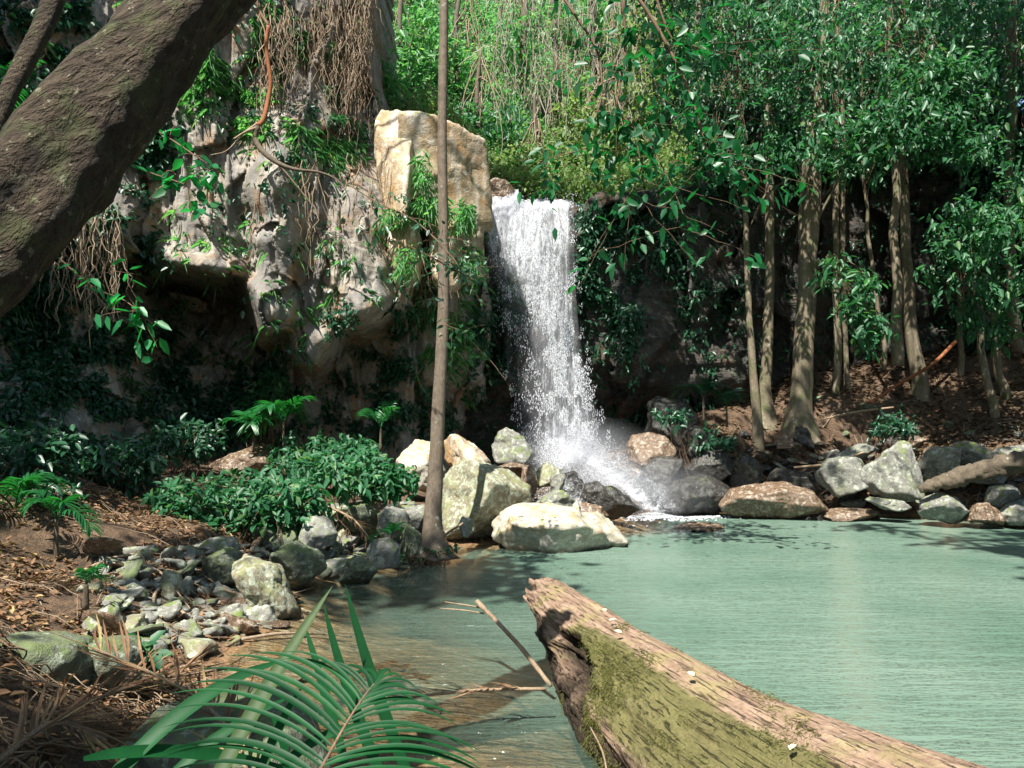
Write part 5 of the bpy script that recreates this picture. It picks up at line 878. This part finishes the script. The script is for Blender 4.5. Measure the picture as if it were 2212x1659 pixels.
leafy([(200, 240, 4.3, 4), (330, 280, 4.3, 4), (420, 335, 4.2, 3), (470, 370, 4.2, 2)], 'twig with round bright green leaves in front of the shaded cliff, upper one', 'leafbright', .075, .055, 26, 51, .06, subs=4, sl=.16, group='round-leaved twigs')
leafy([(230, 330, 4.3, 3), (330, 375, 4.3, 3), (400, 400, 4.3, 3), (440, 440, 4.3, 2)], 'lower twig with round green leaves drooping below its brighter neighbour', 'leafbright', .08, .055, 30, 52, .06, subs=5, sl=.2, group='round-leaved twigs')
leafy([(130, 560, 7, 4), (200, 620, 7, 4), (270, 650, 7, 3), (330, 700, 7, 2)], 'leafy twig with pale oval leaves hanging before the ivy on the far left', 'leafbright', .15, .07, 40, 53, .12, subs=6, sl=.4, group='round-leaved twigs')
leafy([(755, 400, 9.5, 3), (820, 440, 9.4, 3), (900, 480, 9.3, 4), (980, 560, 9.2, 3), (1010, 620, 9.2, 2)], 'fine dark leafy branch crossing behind the thin trunk, upper one', 'leafdark', .09, .04, 130, 54, .12, subs=10, sl=.5, group='fine branches by the thin trunk')
leafy([(1060, 600, 9.5, 2), (1000, 590, 9.4, 3), (940, 560, 9.3, 3), (880, 530, 9.3, 2)], 'fine dark leafy branch crossing the thin trunk just below the upper one', 'leafdark', .09, .04, 120, 55, .12, subs=10, sl=.5, group='fine branches by the thin trunk')
leafy([(960, 700, 9.5, 3), (1000, 720, 9.5, 3), (1040, 760, 9.5, 2)], 'short leafy sprig right of the thin trunk over the dark recess', 'leaf', .09, .045, 60, 56, .12, subs=6, sl=.4, group='fine branches by the thin trunk')
# hanging branch with large leaves in front of the right of the falls
HB = [([(1340, -60, 10.3, 9), (1420, 60, 10.2, 8), (1490, 200, 10.1, 6), (1530, 330, 10.1, 5), (1570, 350, 10.1, 3)], 'long hanging branch with big bright leaves right of the falls, outermost one', 110, 61),
 ([(1180, -60, 10.6, 6), (1240, 30, 10.5, 6), (1290, 110, 10.5, 5), (1300, 200, 10.4, 4), (1285, 260, 10.4, 3)], 'bare arching brown branch with few leaves high above the falls', 34, 62),
 ([(1285, 240, 10.4, 3), (1340, 250, 10.3, 4), (1400, 310, 10.3, 4), (1450, 400, 10.2, 3), (1490, 500, 10.2, 2)], 'drooping branch of bright green leaves ending lowest over the dark cliff', 130, 63),
 ([(1330, -60, 10.3, 6), (1350, 60, 10.3, 5), (1340, 180, 10.3, 4), (1300, 300, 10.3, 3), (1160, 350, 10.4, 2)], 'inner hanging branch with dark oval leaves just right of the fall top', 110, 64),
 ([(1400, -60, 10.5, 6), (1450, 80, 10.4, 5), (1500, 100, 10.4, 4), (1545, 120, 10.4, 3)], 'leafy branch tip with pale leaves in front of the slope tree crowns', 90, 65),
 ([(1400, 300, 10.3, 3), (1380, 380, 10.3, 3), (1350, 440, 10.3, 2)], 'small dangling sprig beside the right edge of the falls', 50, 66)]
for pth, lab, n, sd in HB: leafy(pth, lab, 'leafhang', .19, .085, int(n * 1.4), sd, .22, subs=14, sl=.95, group='hanging branches right of the falls')
# ------------------------------------------------------------------ palms
def leaflet(p0, p1, p2, w, rg, seg=8, fold=.25, up=np.array([0, 0, 1.0])):
    t = np.linspace(0, 1, seg + 1)[:, None]; C = p0 * (1 - t) ** 2 + 2 * p1 * t * (1 - t) + p2 * t * t; T = nrm(np.gradient(C, axis=0)); s = nrm(np.cross(T, up)); u = np.cross(s, T)
    ww = w * np.interp(t[:, 0], [0, .12, .5, .85, 1], [.35, .85, 1, .5, .02])[:, None] * .5
    V = np.stack([C + s * ww + u * ww * fold, C, C - s * ww + u * ww * fold], 1).reshape(-1, 3); i = np.arange(seg) * 3
    return V, np.concatenate([np.stack([i, i + 1, i + 4, i + 3], 1), np.stack([i + 1, i + 2, i + 5, i + 4], 1)])
def frond_bag(base, d, length, nl, ll, lw, rg, arch=.5, droop=.35, ang=.9, gone=0.0):
    """arching frond: rachis from base along d, leaflets on both sides"""
    d = nrm(np.array(d, float)); t = np.linspace(0, 1, 24)[:, None]; C = np.array(base) + d * length * t - np.array([0, 0, 1.0]) * arch * length * t ** 2.2; B = Bag()
    V, Fc = tube(C, np.linspace(.012, .003, 24) * length ** .5, 5); B.add(V, Fc, .1); T = nrm(np.gradient(C, axis=0)); sd = nrm(np.cross(T, [0, 0, 1.0])); up = np.cross(sd, T)
    for k in range(nl):
        f = .18 + .8 * k / nl; i = int(f * 23); p = C[i]; L = ll * math.sin(math.pi * (.12 + .8 * f)) ** .7
        for sg in (-1, 1):
            if rg.random() < gone: continue
            q = nrm((sd[i] * sg * ang + T[i] * (.5 + .7 * f) + up[i] * .25 + rg.normal(size=3) * .06)[None])[0]
            p2 = p + q * L; p2[2] -= droop * L; B.add(*leaflet(p, p + q * L * .55 + up[i] * L * .08, p2, lw, rg, 5, up=up[i]), rg.random())
    return B
def palm(base, n, length, nl, ll, lw, seed, label, stem=.3, mat='palm', name='palm', spread=1.0, arch=.75, group='small palms and fan leaves', az=None):
    rg = np.random.default_rng(seed); base = np.array(base, float); o = empty(name, base, label, 'palm', group); top = base + [0, 0, stem]
    V, Fc = tube([base - [0, 0, .08], base + [0, 0, stem * .6], top], [.03, .022, .016], 7, 8, rough=.1); obj('stem', V, Fc, M['bark_dark'], o)
    for k in range(n):
        a = (az[k % len(az)] + 1.1 * (k // len(az)) if az else k * 2.4 + rg.uniform(-.3, .3)); a += rg.uniform(-.5, .5); e = rg.uniform(.5, 3.2) / spread; B = frond_bag(top, (math.cos(a), math.sin(a), e), length * rg.uniform(.6, 1.2), nl, ll * rg.uniform(.8, 1.15), lw, rg, arch * rg.uniform(.5, 1.2), gone=.08); B.obj('frond', M[mat], o)
    return o
palm(P(612, 972, 14.3), 9, .95, 16, .40, .036, 71, 'sunlit pale green little palm under the overhang', .5, az=[0, -.6, 3.6, 3.1, -1.6, 2.4, -2.4])
palm(P(548, 968, 14.3), 5, .8, 14, .36, .034, 72, 'smaller sunlit palm left of the other under the overhang', .35)
palm(P(822, 965, 15.2), 5, 1.0, 16, .34, .03, 73, 'little palm with one upright frond above the shrubs left of the thin trunk', .35, az=[2.4, .2, -.3, 3.3, 1.4])
palm(P(30, 1160, 8.2), 7, .9, 18, .32, .028, 74, 'bright young palm on the bank at the left edge', .28, az=[.3, -.4, .9, 2.8, -1.2, 3.4, -2.2])
palm(P(120, 1215, 7.8), 4, .6, 16, .24, .024, 75, 'thin-stemmed seedling palm with one drooping frond on the left bank', .42, az=[0, -.4, 2.6, -2])
palm(P(185, 1295, 6.4), 4, .3, 8, .14, .02, 76, 'tiny palm seedling among dead leaves near the mossy corner boulder', .12)
palm(P(1520, 905, 17.4), 7, 1.0, 14, .4, .035, 77, 'shaded palm beside the dark boulders right of the falls', .5, mat='leafdark')
palm(P(1570, 915, 17.2), 6, .8, 14, .34, .035, 78, 'drooping shaded palm next to the thin pale trunk', .4, mat='leafdark')
palm(P(846, 1165, 10.5), 5, .34, 10, .2, .02, 79, 'small fan-like palm seedling among the grey stones', .06)
palm(P(2075, 395, 18.2), 6, 1.6, 20, .6, .04, 80, 'large dark palm frond cluster behind the crowns on the right', .2, mat='leafdark')
palm(P(2205, 520, 17), 6, 1.5, 20, .6, .04, 81, 'dark palm fronds at the right edge above the low crown', .2, mat='leafdark')
palm(P(740, 285, 15.9), 5, .7, 12, .3, .03, 82, 'fern-like palm perched on the cliff under the hanging roots', .05, mat='leafshrub')
palm(P(30, 200, 11.5), 5, .8, 14, .3, .03, 83, 'bright ferny palm on the cliff behind the leaning trunk', .05)
# foreground palm: explicit frond drawn from pixel targets at about two metres
hp = empty('foreground_palm', (-.55, 1.55, .25), 'large green palm frond arching over the water in the foreground', 'palm')
rg = np.random.default_rng(90); rach = smoothpath(P(np.array([600, 660, 705, 750, 790, 822]), np.array([1820, 1720, 1640, 1560, 1500, 1462]), np.array([1.55, 1.7, 1.8, 1.9, 2.0, 2.08])), 40)
B = Bag(); V, Fc = tube(rach, np.linspace(.006, .002, 40), 6); B.add(V, Fc, .05); B.obj('rachis', M['twig'], hp)
LT = [(350, 1690), (335, 1640), (335, 1600), (342, 1560), (350, 1520), (366, 1482), (415, 1457), (455, 1430), (508, 1412), (545, 1405), (600, 1398), (640, 1412), (690, 1425), (735, 1440), (775, 1452)]
RTt = [(1000, 1760), (1030, 1720), (1050, 1690), (1058, 1665), (1058, 1642), (1048, 1618), (1030, 1595), (1000, 1560), (975, 1535), (945, 1520), (910, 1500), (900, 1482), (880, 1462), (850, 1448), (820, 1440)]
B = Bag()
for side, T_ in ((0, LT), (1, RTt)):
    T2 = smoothpath(np.array([(x, y, 0) for x, y in T_]), 21)[:, :2] + rg.normal(size=(21, 2)) * 9
    for k, (tx, ty) in enumerate(T2):
        f = (k + .3) / len(T2); i = int(8 + f * 31); p = rach[min(i, 39)]; yb = p[1]; tip = P(tx, ty, yb + (.10 if side == 0 else .05) - .05 * rg.random()); midp = (p + tip) / 2; L = np.linalg.norm(tip - p); midp[2] += .16 * L; midp += (rach[39] - rach[20]) * .15; tip[2] -= .02
        B.add(*leaflet(p, midp, tip, .0175 * rg.uniform(.7, 1.2) * min(1, .55 + L), rg, 12, fold=.5, up=nrm(np.array([[.15 if side else -.15, -.35, .93]]))[0]), rg.random())
B.obj('leaflets', M['heropalm'], hp)
hb = empty('broadleaf_palm', P(560, 1700, 2.2), 'young palm with broad upright pointed blades behind the foreground frond', 'palm'); B = Bag()
BL = [((430, 1760, 2.1), (560, 1500, 2.3), (718, 1266, 2.5), .062), ((520, 1780, 2.2), (600, 1560, 2.35), (655, 1480, 2.4), .04), ((900, 1720, 2.6), (800, 1480, 2.65), (746, 1262, 2.7), .052), ((860, 1760, 2.6), (750, 1520, 2.65), (698, 1300, 2.7), .05), ((760, 1700, 2.6), (700, 1480, 2.65), (656, 1345, 2.7), .04), ((180, 1760, 2.0), (400, 1480, 2.2), (620, 1425, 2.4), .06), ((300, 1760, 2.2), (440, 1580, 2.3), (640, 1500, 2.5), .045), ((180, 1640, 2.0), (420, 1590, 2.2), (700, 1690, 2.4), .045), ((640, 1700, 2.7), (600, 1560, 2.7), (585, 1540, 2.7), .03), ((560, 1740, 2.3), (640, 1560, 2.5), (860, 1560, 2.6), .04)]
for a, b, c, w_ in BL: B.add(*leaflet(P(*a), P(*b), P(*c), w_ * .8, rg, 12, fold=.35, up=np.array([0, -.8, .6])), rg.random())
B.obj('blades', M['heropalm'], hb)
# dead fronds
def deadfrond(path, n, ll, label, seed, w=.01, sides=(-1, 1), ang=.6):
    rg = np.random.default_rng(seed); C, r = pxpath(path); q = smoothpath(np.column_stack([C, r]), 30); o = empty('dead_frond', q[0, :3], label, 'dead frond', 'dead palm fronds'); V, Fc = tube(q[:, :3], q[:, 3], 6); obj('rachis', V, Fc, M['deadwood'], o)
    T = nrm(np.gradient(q[:, :3], axis=0)); s = nrm(np.cross(T, [0, 0, 1.0])); B = Bag()
    for k in range(n):
        i = rg.integers(3, 29); sg = sides[rg.integers(len(sides))]; d = T[i] * 1.0 + s[i] * sg * ang + np.array([0, 0, rg.uniform(-.05, .35)]); p = q[i, :3]; e = p + nrm(d[None])[0] * ll * rg.uniform(.5, 1.1)
        B.add(*leaflet(p, (p + e) / 2 + rg.normal(size=3) * .02, e, w, rg, 4), rg.random())
    B.obj('leaflets', M['dryleaf'], o)
deadfrond([(1180, 1488, 5.2, 8), (1050, 1490, 5.15, 7), (940, 1500, 5.1, 6), (850, 1512, 5.0, 4)], 60, .2, 'dry brown frond lying on the water between the palm and the log', 91, .012)
deadfrond([(545, 1690, 3.5, 10), (480, 1560, 3.9, 10), (380, 1480, 4.1, 8), (200, 1400, 4.4, 5)], 50, .45, 'grey dead frond lying across the mossy corner boulders', 92, .014)
deadfrond([(60, 1560, 3.6, 8), (180, 1520, 4.0, 8), (330, 1470, 4.3, 8), (520, 1440, 4.7, 5)], 60, .5, 'long straw-coloured frond pointing at the stream on the left bank', 93, .012)
deadfrond([(0, 1640, 3.3, 12), (120, 1560, 3.6, 12), (230, 1600, 3.6, 8)], 40, .4, 'dead frond piled in the lower left corner', 94, .016)
deadfrond([(700, 1090, 10.8, 5), (760, 1120, 10.6, 5), (800, 1165, 10.4, 4)], 40, .3, 'dry comb-like frond hanging over stones below the shrubs', 95, .012)
deadfrond([(1000, 1130, 11.5, 5), (960, 1160, 11.3, 5), (980, 1190, 11.2, 3)], 36, .3, 'small dry frond piled against the foot of the big boulder', 96, .012)
# ------------------------------------------------------------------ understorey shrubs
def shrub(px, py, Y, blobs, label, seed, L=.13, W=.055, per=7, rad=.14, leaf='leafshrub', group='leafy shrubs on the left bank'):
    rg = np.random.default_rng(seed); base = P(px, py, Y); base[2] = tq(base[0], base[1]); o = empty('shrub', base, label, 'shrub', group); pts = crown_pts([(a, b, Y, c, d, e) for a, b, c, d, e in blobs], rg); pts[:, 2] = np.maximum(pts[:, 2], tq(pts[:, 0], pts[:, 1]) + .05)
    B = Bag(); B.add(*sprays(pts, per, rad, L, W, rg, droop=.25, up=.85)); B.obj('foliage', M[leaf], o); i = rg.choice(len(pts), min(30, len(pts)), replace=False); A = np.tile(base, (len(i), 1)) + rg.normal(size=(len(i), 3)) * [.25, .25, 0]; B = Bag(); B.add(*strands(A, pts[i], -.08, .007, rg, 6, .04, 4)); B.obj('stems', M['twig'], o)
SH = [(440, 1150, 10.6, [(430, 1090, 110, 60, 110), (380, 1120, 70, 45, 50)], 'leafy shrub mass at the left end above the rubble'),
 (600, 1130, 10.6, [(600, 1080, 120, 60, 120), (560, 1120, 100, 40, 60)], 'dense shrub with divided leaves in the centre of the left bank'),
 (760, 1070, 11.4, [(760, 1020, 120, 55, 130), (840, 1040, 60, 40, 60)], 'dense shrub touching the left side of the pale flat-topped boulder'),
 (540, 1040, 12.6, [(520, 1050, 90, 30, 60), (640, 1010, 60, 30, 40)], 'low shrub in front of the long brown rock'),
 (700, 985, 14.5, [(690, 970, 110, 28, 90), (780, 975, 60, 25, 40)], 'bright low shrub sunlit behind the long brown rock'),
 (100, 1020, 9.4, [(80, 980, 120, 70, 110)], 'dark leafy shrub at the left edge under the cliff'),
 (250, 1020, 11.0, [(250, 1000, 110, 60, 110), (200, 1060, 60, 30, 40)], 'dark leafy shrub between the left edge shrub and the path'),
 (400, 960, 13.0, [(400, 950, 100, 40, 90)], 'shaded shrub against the foot of the ivy wall'),
 (120, 1110, 8.9, [(90, 1080, 100, 30, 50)], 'low leafy plants behind the young palm at the left edge'),
 (570, 870, 16.2, [(590, 850, 40, 60, 50), (530, 900, 40, 50, 36)], 'sunlit climbing shrub against the wall above the little palms'),
 (310, 1420, 5.2, [(318, 1405, 22, 18, 6)], 'single broad-leaved seedling beside the smaller mossy stone'),
 (900, 1195, 10.8, [(960, 1188, 50, 8, 16), (900, 1200, 40, 8, 12)], 'tiny herbs growing along the waterline at the trunk foot'),
 (1500, 960, 16.6, [(1540, 950, 50, 30, 40), (1450, 900, 40, 16, 20)], 'ferny ground plants on the dark boulders right of the falls'),
 (1920, 930, 16.6, [(1930, 920, 60, 25, 50)], 'low green plants on the litter slope behind the largest grey boulder')]
for i, (px, py, Y, bl, lab) in enumerate(SH):
    k = dict(L=.16, W=.09, per=4, rad=.05) if 'seedling' in lab else {}
    if 'herbs' in lab: k = dict(L=.05, W=.025, rad=.05)
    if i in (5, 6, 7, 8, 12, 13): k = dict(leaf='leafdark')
    shrub(px, py, Y, bl, lab, 500 + i, **k)
# ------------------------------------------------------------------ leaf litter, twigs, surface roots
rg = np.random.default_rng(55)
def litter(n, box, L, name, mat, label, kind='leaf', W=.4, zmin=.03, lift=.015):
    x = rg.uniform(box[0], box[1], n); y = rg.uniform(box[2], box[3], n); z = tq(x, y); m = (z > zmin) & (np.abs(x) < .85 * y + 1) & (fbm(np.stack([x, y, 0 * x], -1) * 1.4, 5, 3) > -.5); x, y, z = x[m], y[m], z[m]; n = len(x); p = np.stack([x, y, z + lift + rg.random(n) * .02], 1); B = Bag()
    if kind == 'leaf':
        d = rg.normal(size=(n, 3)); d[:, 2] *= .25; s = rg.uniform(.5, 1.3, n) * L; B.add(*leaves(p, d, nrm(rg.normal(size=(n, 3)) * .35 + [0, 0, 1]), s, s * W, rg, fold=.3))
    else:
        d = rg.normal(size=(n, 3)); d[:, 2] *= .12; d = nrm(d) * (L * rg.uniform(.3, 1.2, n) ** 1.5)[:, None]; q = p + d; q[:, 2] = tq(q[:, 0], q[:, 1]) + .03; B.add(*strands(p, q, -rg.uniform(0, .06, n), rg.uniform(.003, W, n), rg, 5, .05))
    o = B.obj(name, M[mat], origin=(0, 0, 0)); tag(o, label, kind='stuff', cat='litter')
litter(26000, (-6, .6, 2, 13), .075, 'leaf_litter', 'dryleaf', 'brown dead leaves covering the left bank')
litter(14000, (1, 13, 14, 22), .13, 'leaf_litter', 'shadelitter', 'brown dead leaves covering the slope under the right-hand trees')
litter(1500, (-6, .2, 2, 13), .45, 'twig_litter', 'vine', 'dry twigs and thin roots strewn over the left bank', 'twig', .007)
litter(700, (1, 13, 14, 21), 1.0, 'twig_litter', 'vine', 'dry twigs strewn over the slope under the right-hand trees', 'twig', .014)
litter(420, (-3.4, -.8, 3.2, 5.4), .5, 'twig_litter', 'deadwood', 'straw and dry stalks heaped in the lower left corner', 'twig', .008, zmin=.1, lift=.05)
for k, pth in enumerate([[(700, 1340), (560, 1300), (500, 1290), (430, 1250)], [(320, 1345), (380, 1330), (430, 1360), (520, 1350)], [(250, 1260), (300, 1240), (350, 1250), (410, 1330)], [(480, 1250), (540, 1290), (600, 1300), (680, 1280)], [(180, 1240), (260, 1215), (380, 1200), (470, 1185)], [(520, 1390), (600, 1385), (680, 1380), (760, 1390)], [(330, 1340), (340, 1290), (400, 1270), (420, 1225)]]):
    c = np.array([hit(a, b, False) for a, b in pth]); c[:, 2] += .035 + .03 * np.array([0, 1, .5, 1]); V, Fc = tube(c, [.018, .014, .012, .006], 7, 26, rough=.2, rf=10, seed=k); o = obj('surface_root', V, Fc, M['vine']); tag(o, 'pale bare root snaking over stones and dead leaves on the left bank', 'root', 'bare roots on the left bank')
# ------------------------------------------------------------------ overhead canopy: unseen trees added to cast shade, crowns left open towards LIT points
LIT = [(615, 900, 14.3, .7), (550, 920, 14.3, .5), (600, 850, 14.6, .4), (1420, 1230, 9.9, .8), (1550, 1240, 9.5, .9), (480, 300, 14.7, .4), (450, 400, 14.4, .4), (560, 600, 14.4, .5), (740, 520, 15, .5), (500, 150, 14.8, .4), (680, 640, 15, .45), (700, 460, 15, .5), (770, 470, 15, .4), (700, 560, 15, .4), (840, 600, 15.2, .4), (780, 850, 16.8, .3), (640, 920, 15.2, .5), (560, 940, 15.1, .5), (1980, 260, 15.6, 1.2), (1860, 200, 16, 1.0), (1760, 60, 16.5, 1.0), (2080, 420, 15.4, .8), (1700, 250, 16.5, .6), (2160, 600, 15.6, .8), (1880, 640, 16, .5), (430, 520, 14.2, .3), (1850, 1000, 15.6, .25), (1950, 1000, 15.4, .35), (2040, 1090, 14.3, .3), (2120, 1010, 14, .3),(850, 100, 23, 1.8), (950, 200, 23, 1.8), (1050, 150, 25, 2.2), (1250, 150, 24, 2.2), (1400, 200, 23, 1.8), (1150, 300, 22, 1.4), (1330, 330, 22, 1.2), (1000, 30, 28, 2.5), (1200, 0, 30, 2.5), (1400, 50, 26, 2),
 (600, 330, 14.8, .5), (620, 420, 14.8, .45), (600, 560, 14.6, .45), (640, 650, 14.8, .45), (590, 700, 14.5, .4), (660, 760, 15.2, .35), (570, 480, 14.4, .35), (640, 240, 15, .4), (560, 150, 14.9, .4), (480, 520, 14.2, .28), (600, 80, 15, .4), (720, 120, 16, .5), (800, 560, 15.2, .22), (740, 640, 15.1, .22), (880, 640, 16, .35),
 (840, 350, 15.6, .6), (860, 270, 15.6, .5), (970, 350, 16, .8), (1010, 450, 16.2, .6), (920, 480, 16, .5), (960, 620, 16, .5), (880, 560, 16, .5), (960, 780, 16.3, .4), (830, 820, 16.5, .3),
 (1080, 430, 18.5, .6), (1100, 500, 18.3, .6), (1140, 560, 18.3, .6), (1200, 480, 18.3, .7), (1180, 640, 18.2, .45), (1205, 760, 18, .4), (1230, 880, 17.9, .4), (1250, 960, 17.7, .5),
 (1040, 1010, 12.3, .55), (1120, 1050, 12.3, .35), (1180, 1120, 11.7, .5), (1260, 1130, 11.7, .45), (1310, 1140, 12.2, .3), (900, 980, 14.2, .5), (1000, 970, 13.8, .45), (1110, 960, 16.6, .3), (1110, 1010, 14.3, .3), (1190, 1020, 14.1, .35), (1210, 1085, 13.3, .3), (1290, 1060, 15, .6), (1350, 1080, 15, .6), (1250, 1020, 16, .6), (1410, 1100, 15, .6), (1410, 965, 16.3, .45), (1480, 1105, 15, .5), (1730, 1080, 15.2, .4), (1650, 1075, 15.2, .3),
 (1450, 1180, 11.3, .8), (1600, 1180, 11.3, 1.0), (1800, 1200, 10.5, 1.1), (1500, 1300, 8, .9), (1750, 1350, 7, 1), (1950, 1300, 8, 1), (2100, 1400, 6.3, 1.0), (2000, 1500, 5.3, .8), (1350, 1270, 8.8, .6), (2100, 1200, 10.5, .7), (1680, 1250, 9.3, 1.0), (1700, 1130, 13.5, .8),
 (1180, 1270, 7.4, .25), (1260, 1330, 6.2, .3), (1350, 1400, 5.2, .4), (1450, 1460, 4.6, .45), (1600, 1520, 4, .5), (1750, 1580, 3.5, .5), (1950, 1640, 3.0, .5), (1330, 1520, 4.5, .3), (1500, 1600, 3.9, .35), (1080, 1380, 5.9, .25),
 (1900, 250, 15.6, .8), (2020, 200, 15.4, .9), (2090, 280, 15.2, .7), (1850, 330, 15.9, .5), (1950, 320, 15.6, .6), (1780, 100, 16.5, .4), (2080, 480, 15.5, .5), (2150, 560, 15.6, .5), (1850, 500, 20.8, .5), (1870, 560, 20.8, .4), (1850, 450, 20.8, .3), (1940, 80, 16.6, .6),
 (620, 910, 15.8, .4), (570, 930, 15.7, .3), (600, 850, 16.1, .3), (660, 960, 14.8, .4), (760, 975, 14.3, .4), (800, 1010, 11.4, .35), (650, 1060, 10.4, .3), (480, 1080, 10.4, .25), (560, 1020, 12.5, .2), (60, 1100, 8.2, .3), (110, 1195, 7.8, .2), (620, 1310, 8, .15), (330, 1400, 5.5, .15), (450, 1330, 7, .2), (60, 1280, 6.6, .2), (150, 1170, 8, .25), (560, 1440, 5.6, .2),
 (1500, 400, 10.2, .4), (1420, 350, 10.3, .5), (1500, 480, 10.2, .3), (1470, 120, 10.4, .35), (1350, 200, 10.3, .3), (430, 350, 4.2, .12), (480, 1440, 2.0, .1), (960, 1530, 2, .1), (850, 1340, 7.2, .35), (900, 1480, 5.5, .3), (1000, 1560, 5, .35), (900, 1600, 4.8, .3), (740, 1400, 6.4, .25), (980, 1640, 4.5, .25), (30, 130, 11.5, .4), (80, 350, 3, .12), (330, 90, 3.3, .1), (240, 300, 3, .1)]
rg = np.random.default_rng(66); LP = np.array([P(a, b, c) for a, b, c, d in LIT]); LR = np.array([d for *_, d in LIT])
N = 3600; x = rg.uniform(-22, 24, N); y = rg.uniform(-20, 17, N); z = np.maximum(11.5, 5.2 + .62 * y) + rg.random(N) ** 1.3 * 5
C = np.stack([x, y, z], 1); inf = (y > -1) & (z < 2.5 + .62 * np.maximum(y, 0) + 1.2); C = C[~inf]
rc = .62 + .25 * rg.random(len(C)); D = C[:, None] - LP[None]; tpar = D @ S; perp = np.linalg.norm(D - tpar[..., None] * S, axis=-1); ok = ~((perp < LR[None] * 1.25 + rc[:, None] * .95) & (tpar > 0)).any(1); C = C[ok]; rc = rc[ok]
TB = np.array([(-9, 2, 1), (-10, 10, 2), (-8, -7, 1), (0, -9, .8), (9, -7, .8), (10, 4, .5), (13, 10, 2), (-14, -12, 1), (15, -2, 1), (3, -15, 1)], float)
own = np.argmin(np.linalg.norm(C[:, None, :2] - TB[None, :, :2], axis=-1), 1)
TL = ['broad canopy tree left of the viewpoint', 'canopy tree on the cliff side beyond the leaning trunk', 'canopy tree behind the viewpoint on the left', 'canopy tree directly behind the viewpoint', 'canopy tree behind the viewpoint on the right', 'canopy tree on the near right bank', 'tall canopy tree beyond the right edge of the pool', 'canopy tree far behind on the left', 'canopy tree far out on the right', 'canopy tree farthest behind the viewpoint']
for k, b in enumerate(TB):
    Ck = C[own == k]; Rk = rc[own == k]
    if len(Ck) < 3: continue
    b = np.array([b[0], b[1], float(tq(b[0], b[1]))]); top = np.array([b[0], b[1], Ck[:, 2].mean()]); o = empty('shade_canopy_tree', b, TL[k] + ', unseen, added for shade, crown far overhead', 'tree', 'unseen shade-casting trees round the viewpoint'); V, Fc = tube([b - [0, 0, .5], (b + top) / 2 + [.2, .1, 0], top], [.42, .3, .16], 14, 30, rough=.06, lobes=flare(5, 1, .5, 1.1)); obj('trunk', V, Fc, M['bark_right'], o)
    i = rg.choice(len(Ck), min(40, len(Ck)), replace=False); A = np.tile(b * .25 + top * .75, (len(i), 1)) + (top - b) * rg.uniform(-.15, .2, (len(i), 1)); B = Bag(); B.add(*strands(A, Ck[i], -.6, .05, rg, 8, .03, 5)); B.obj('branches', M['bark_right'], o)
    n = 34; cc = np.repeat(Ck, n, 0) + rg.normal(size=(len(Ck) * n, 3)) * np.repeat(Rk, n)[:, None] * np.array([.5, .5, .35]); B = Bag(); B.add(*sprays(cc, 3, .22, .26, .12, rg, droop=.4)); B.obj('crown', M['leaf'], o)
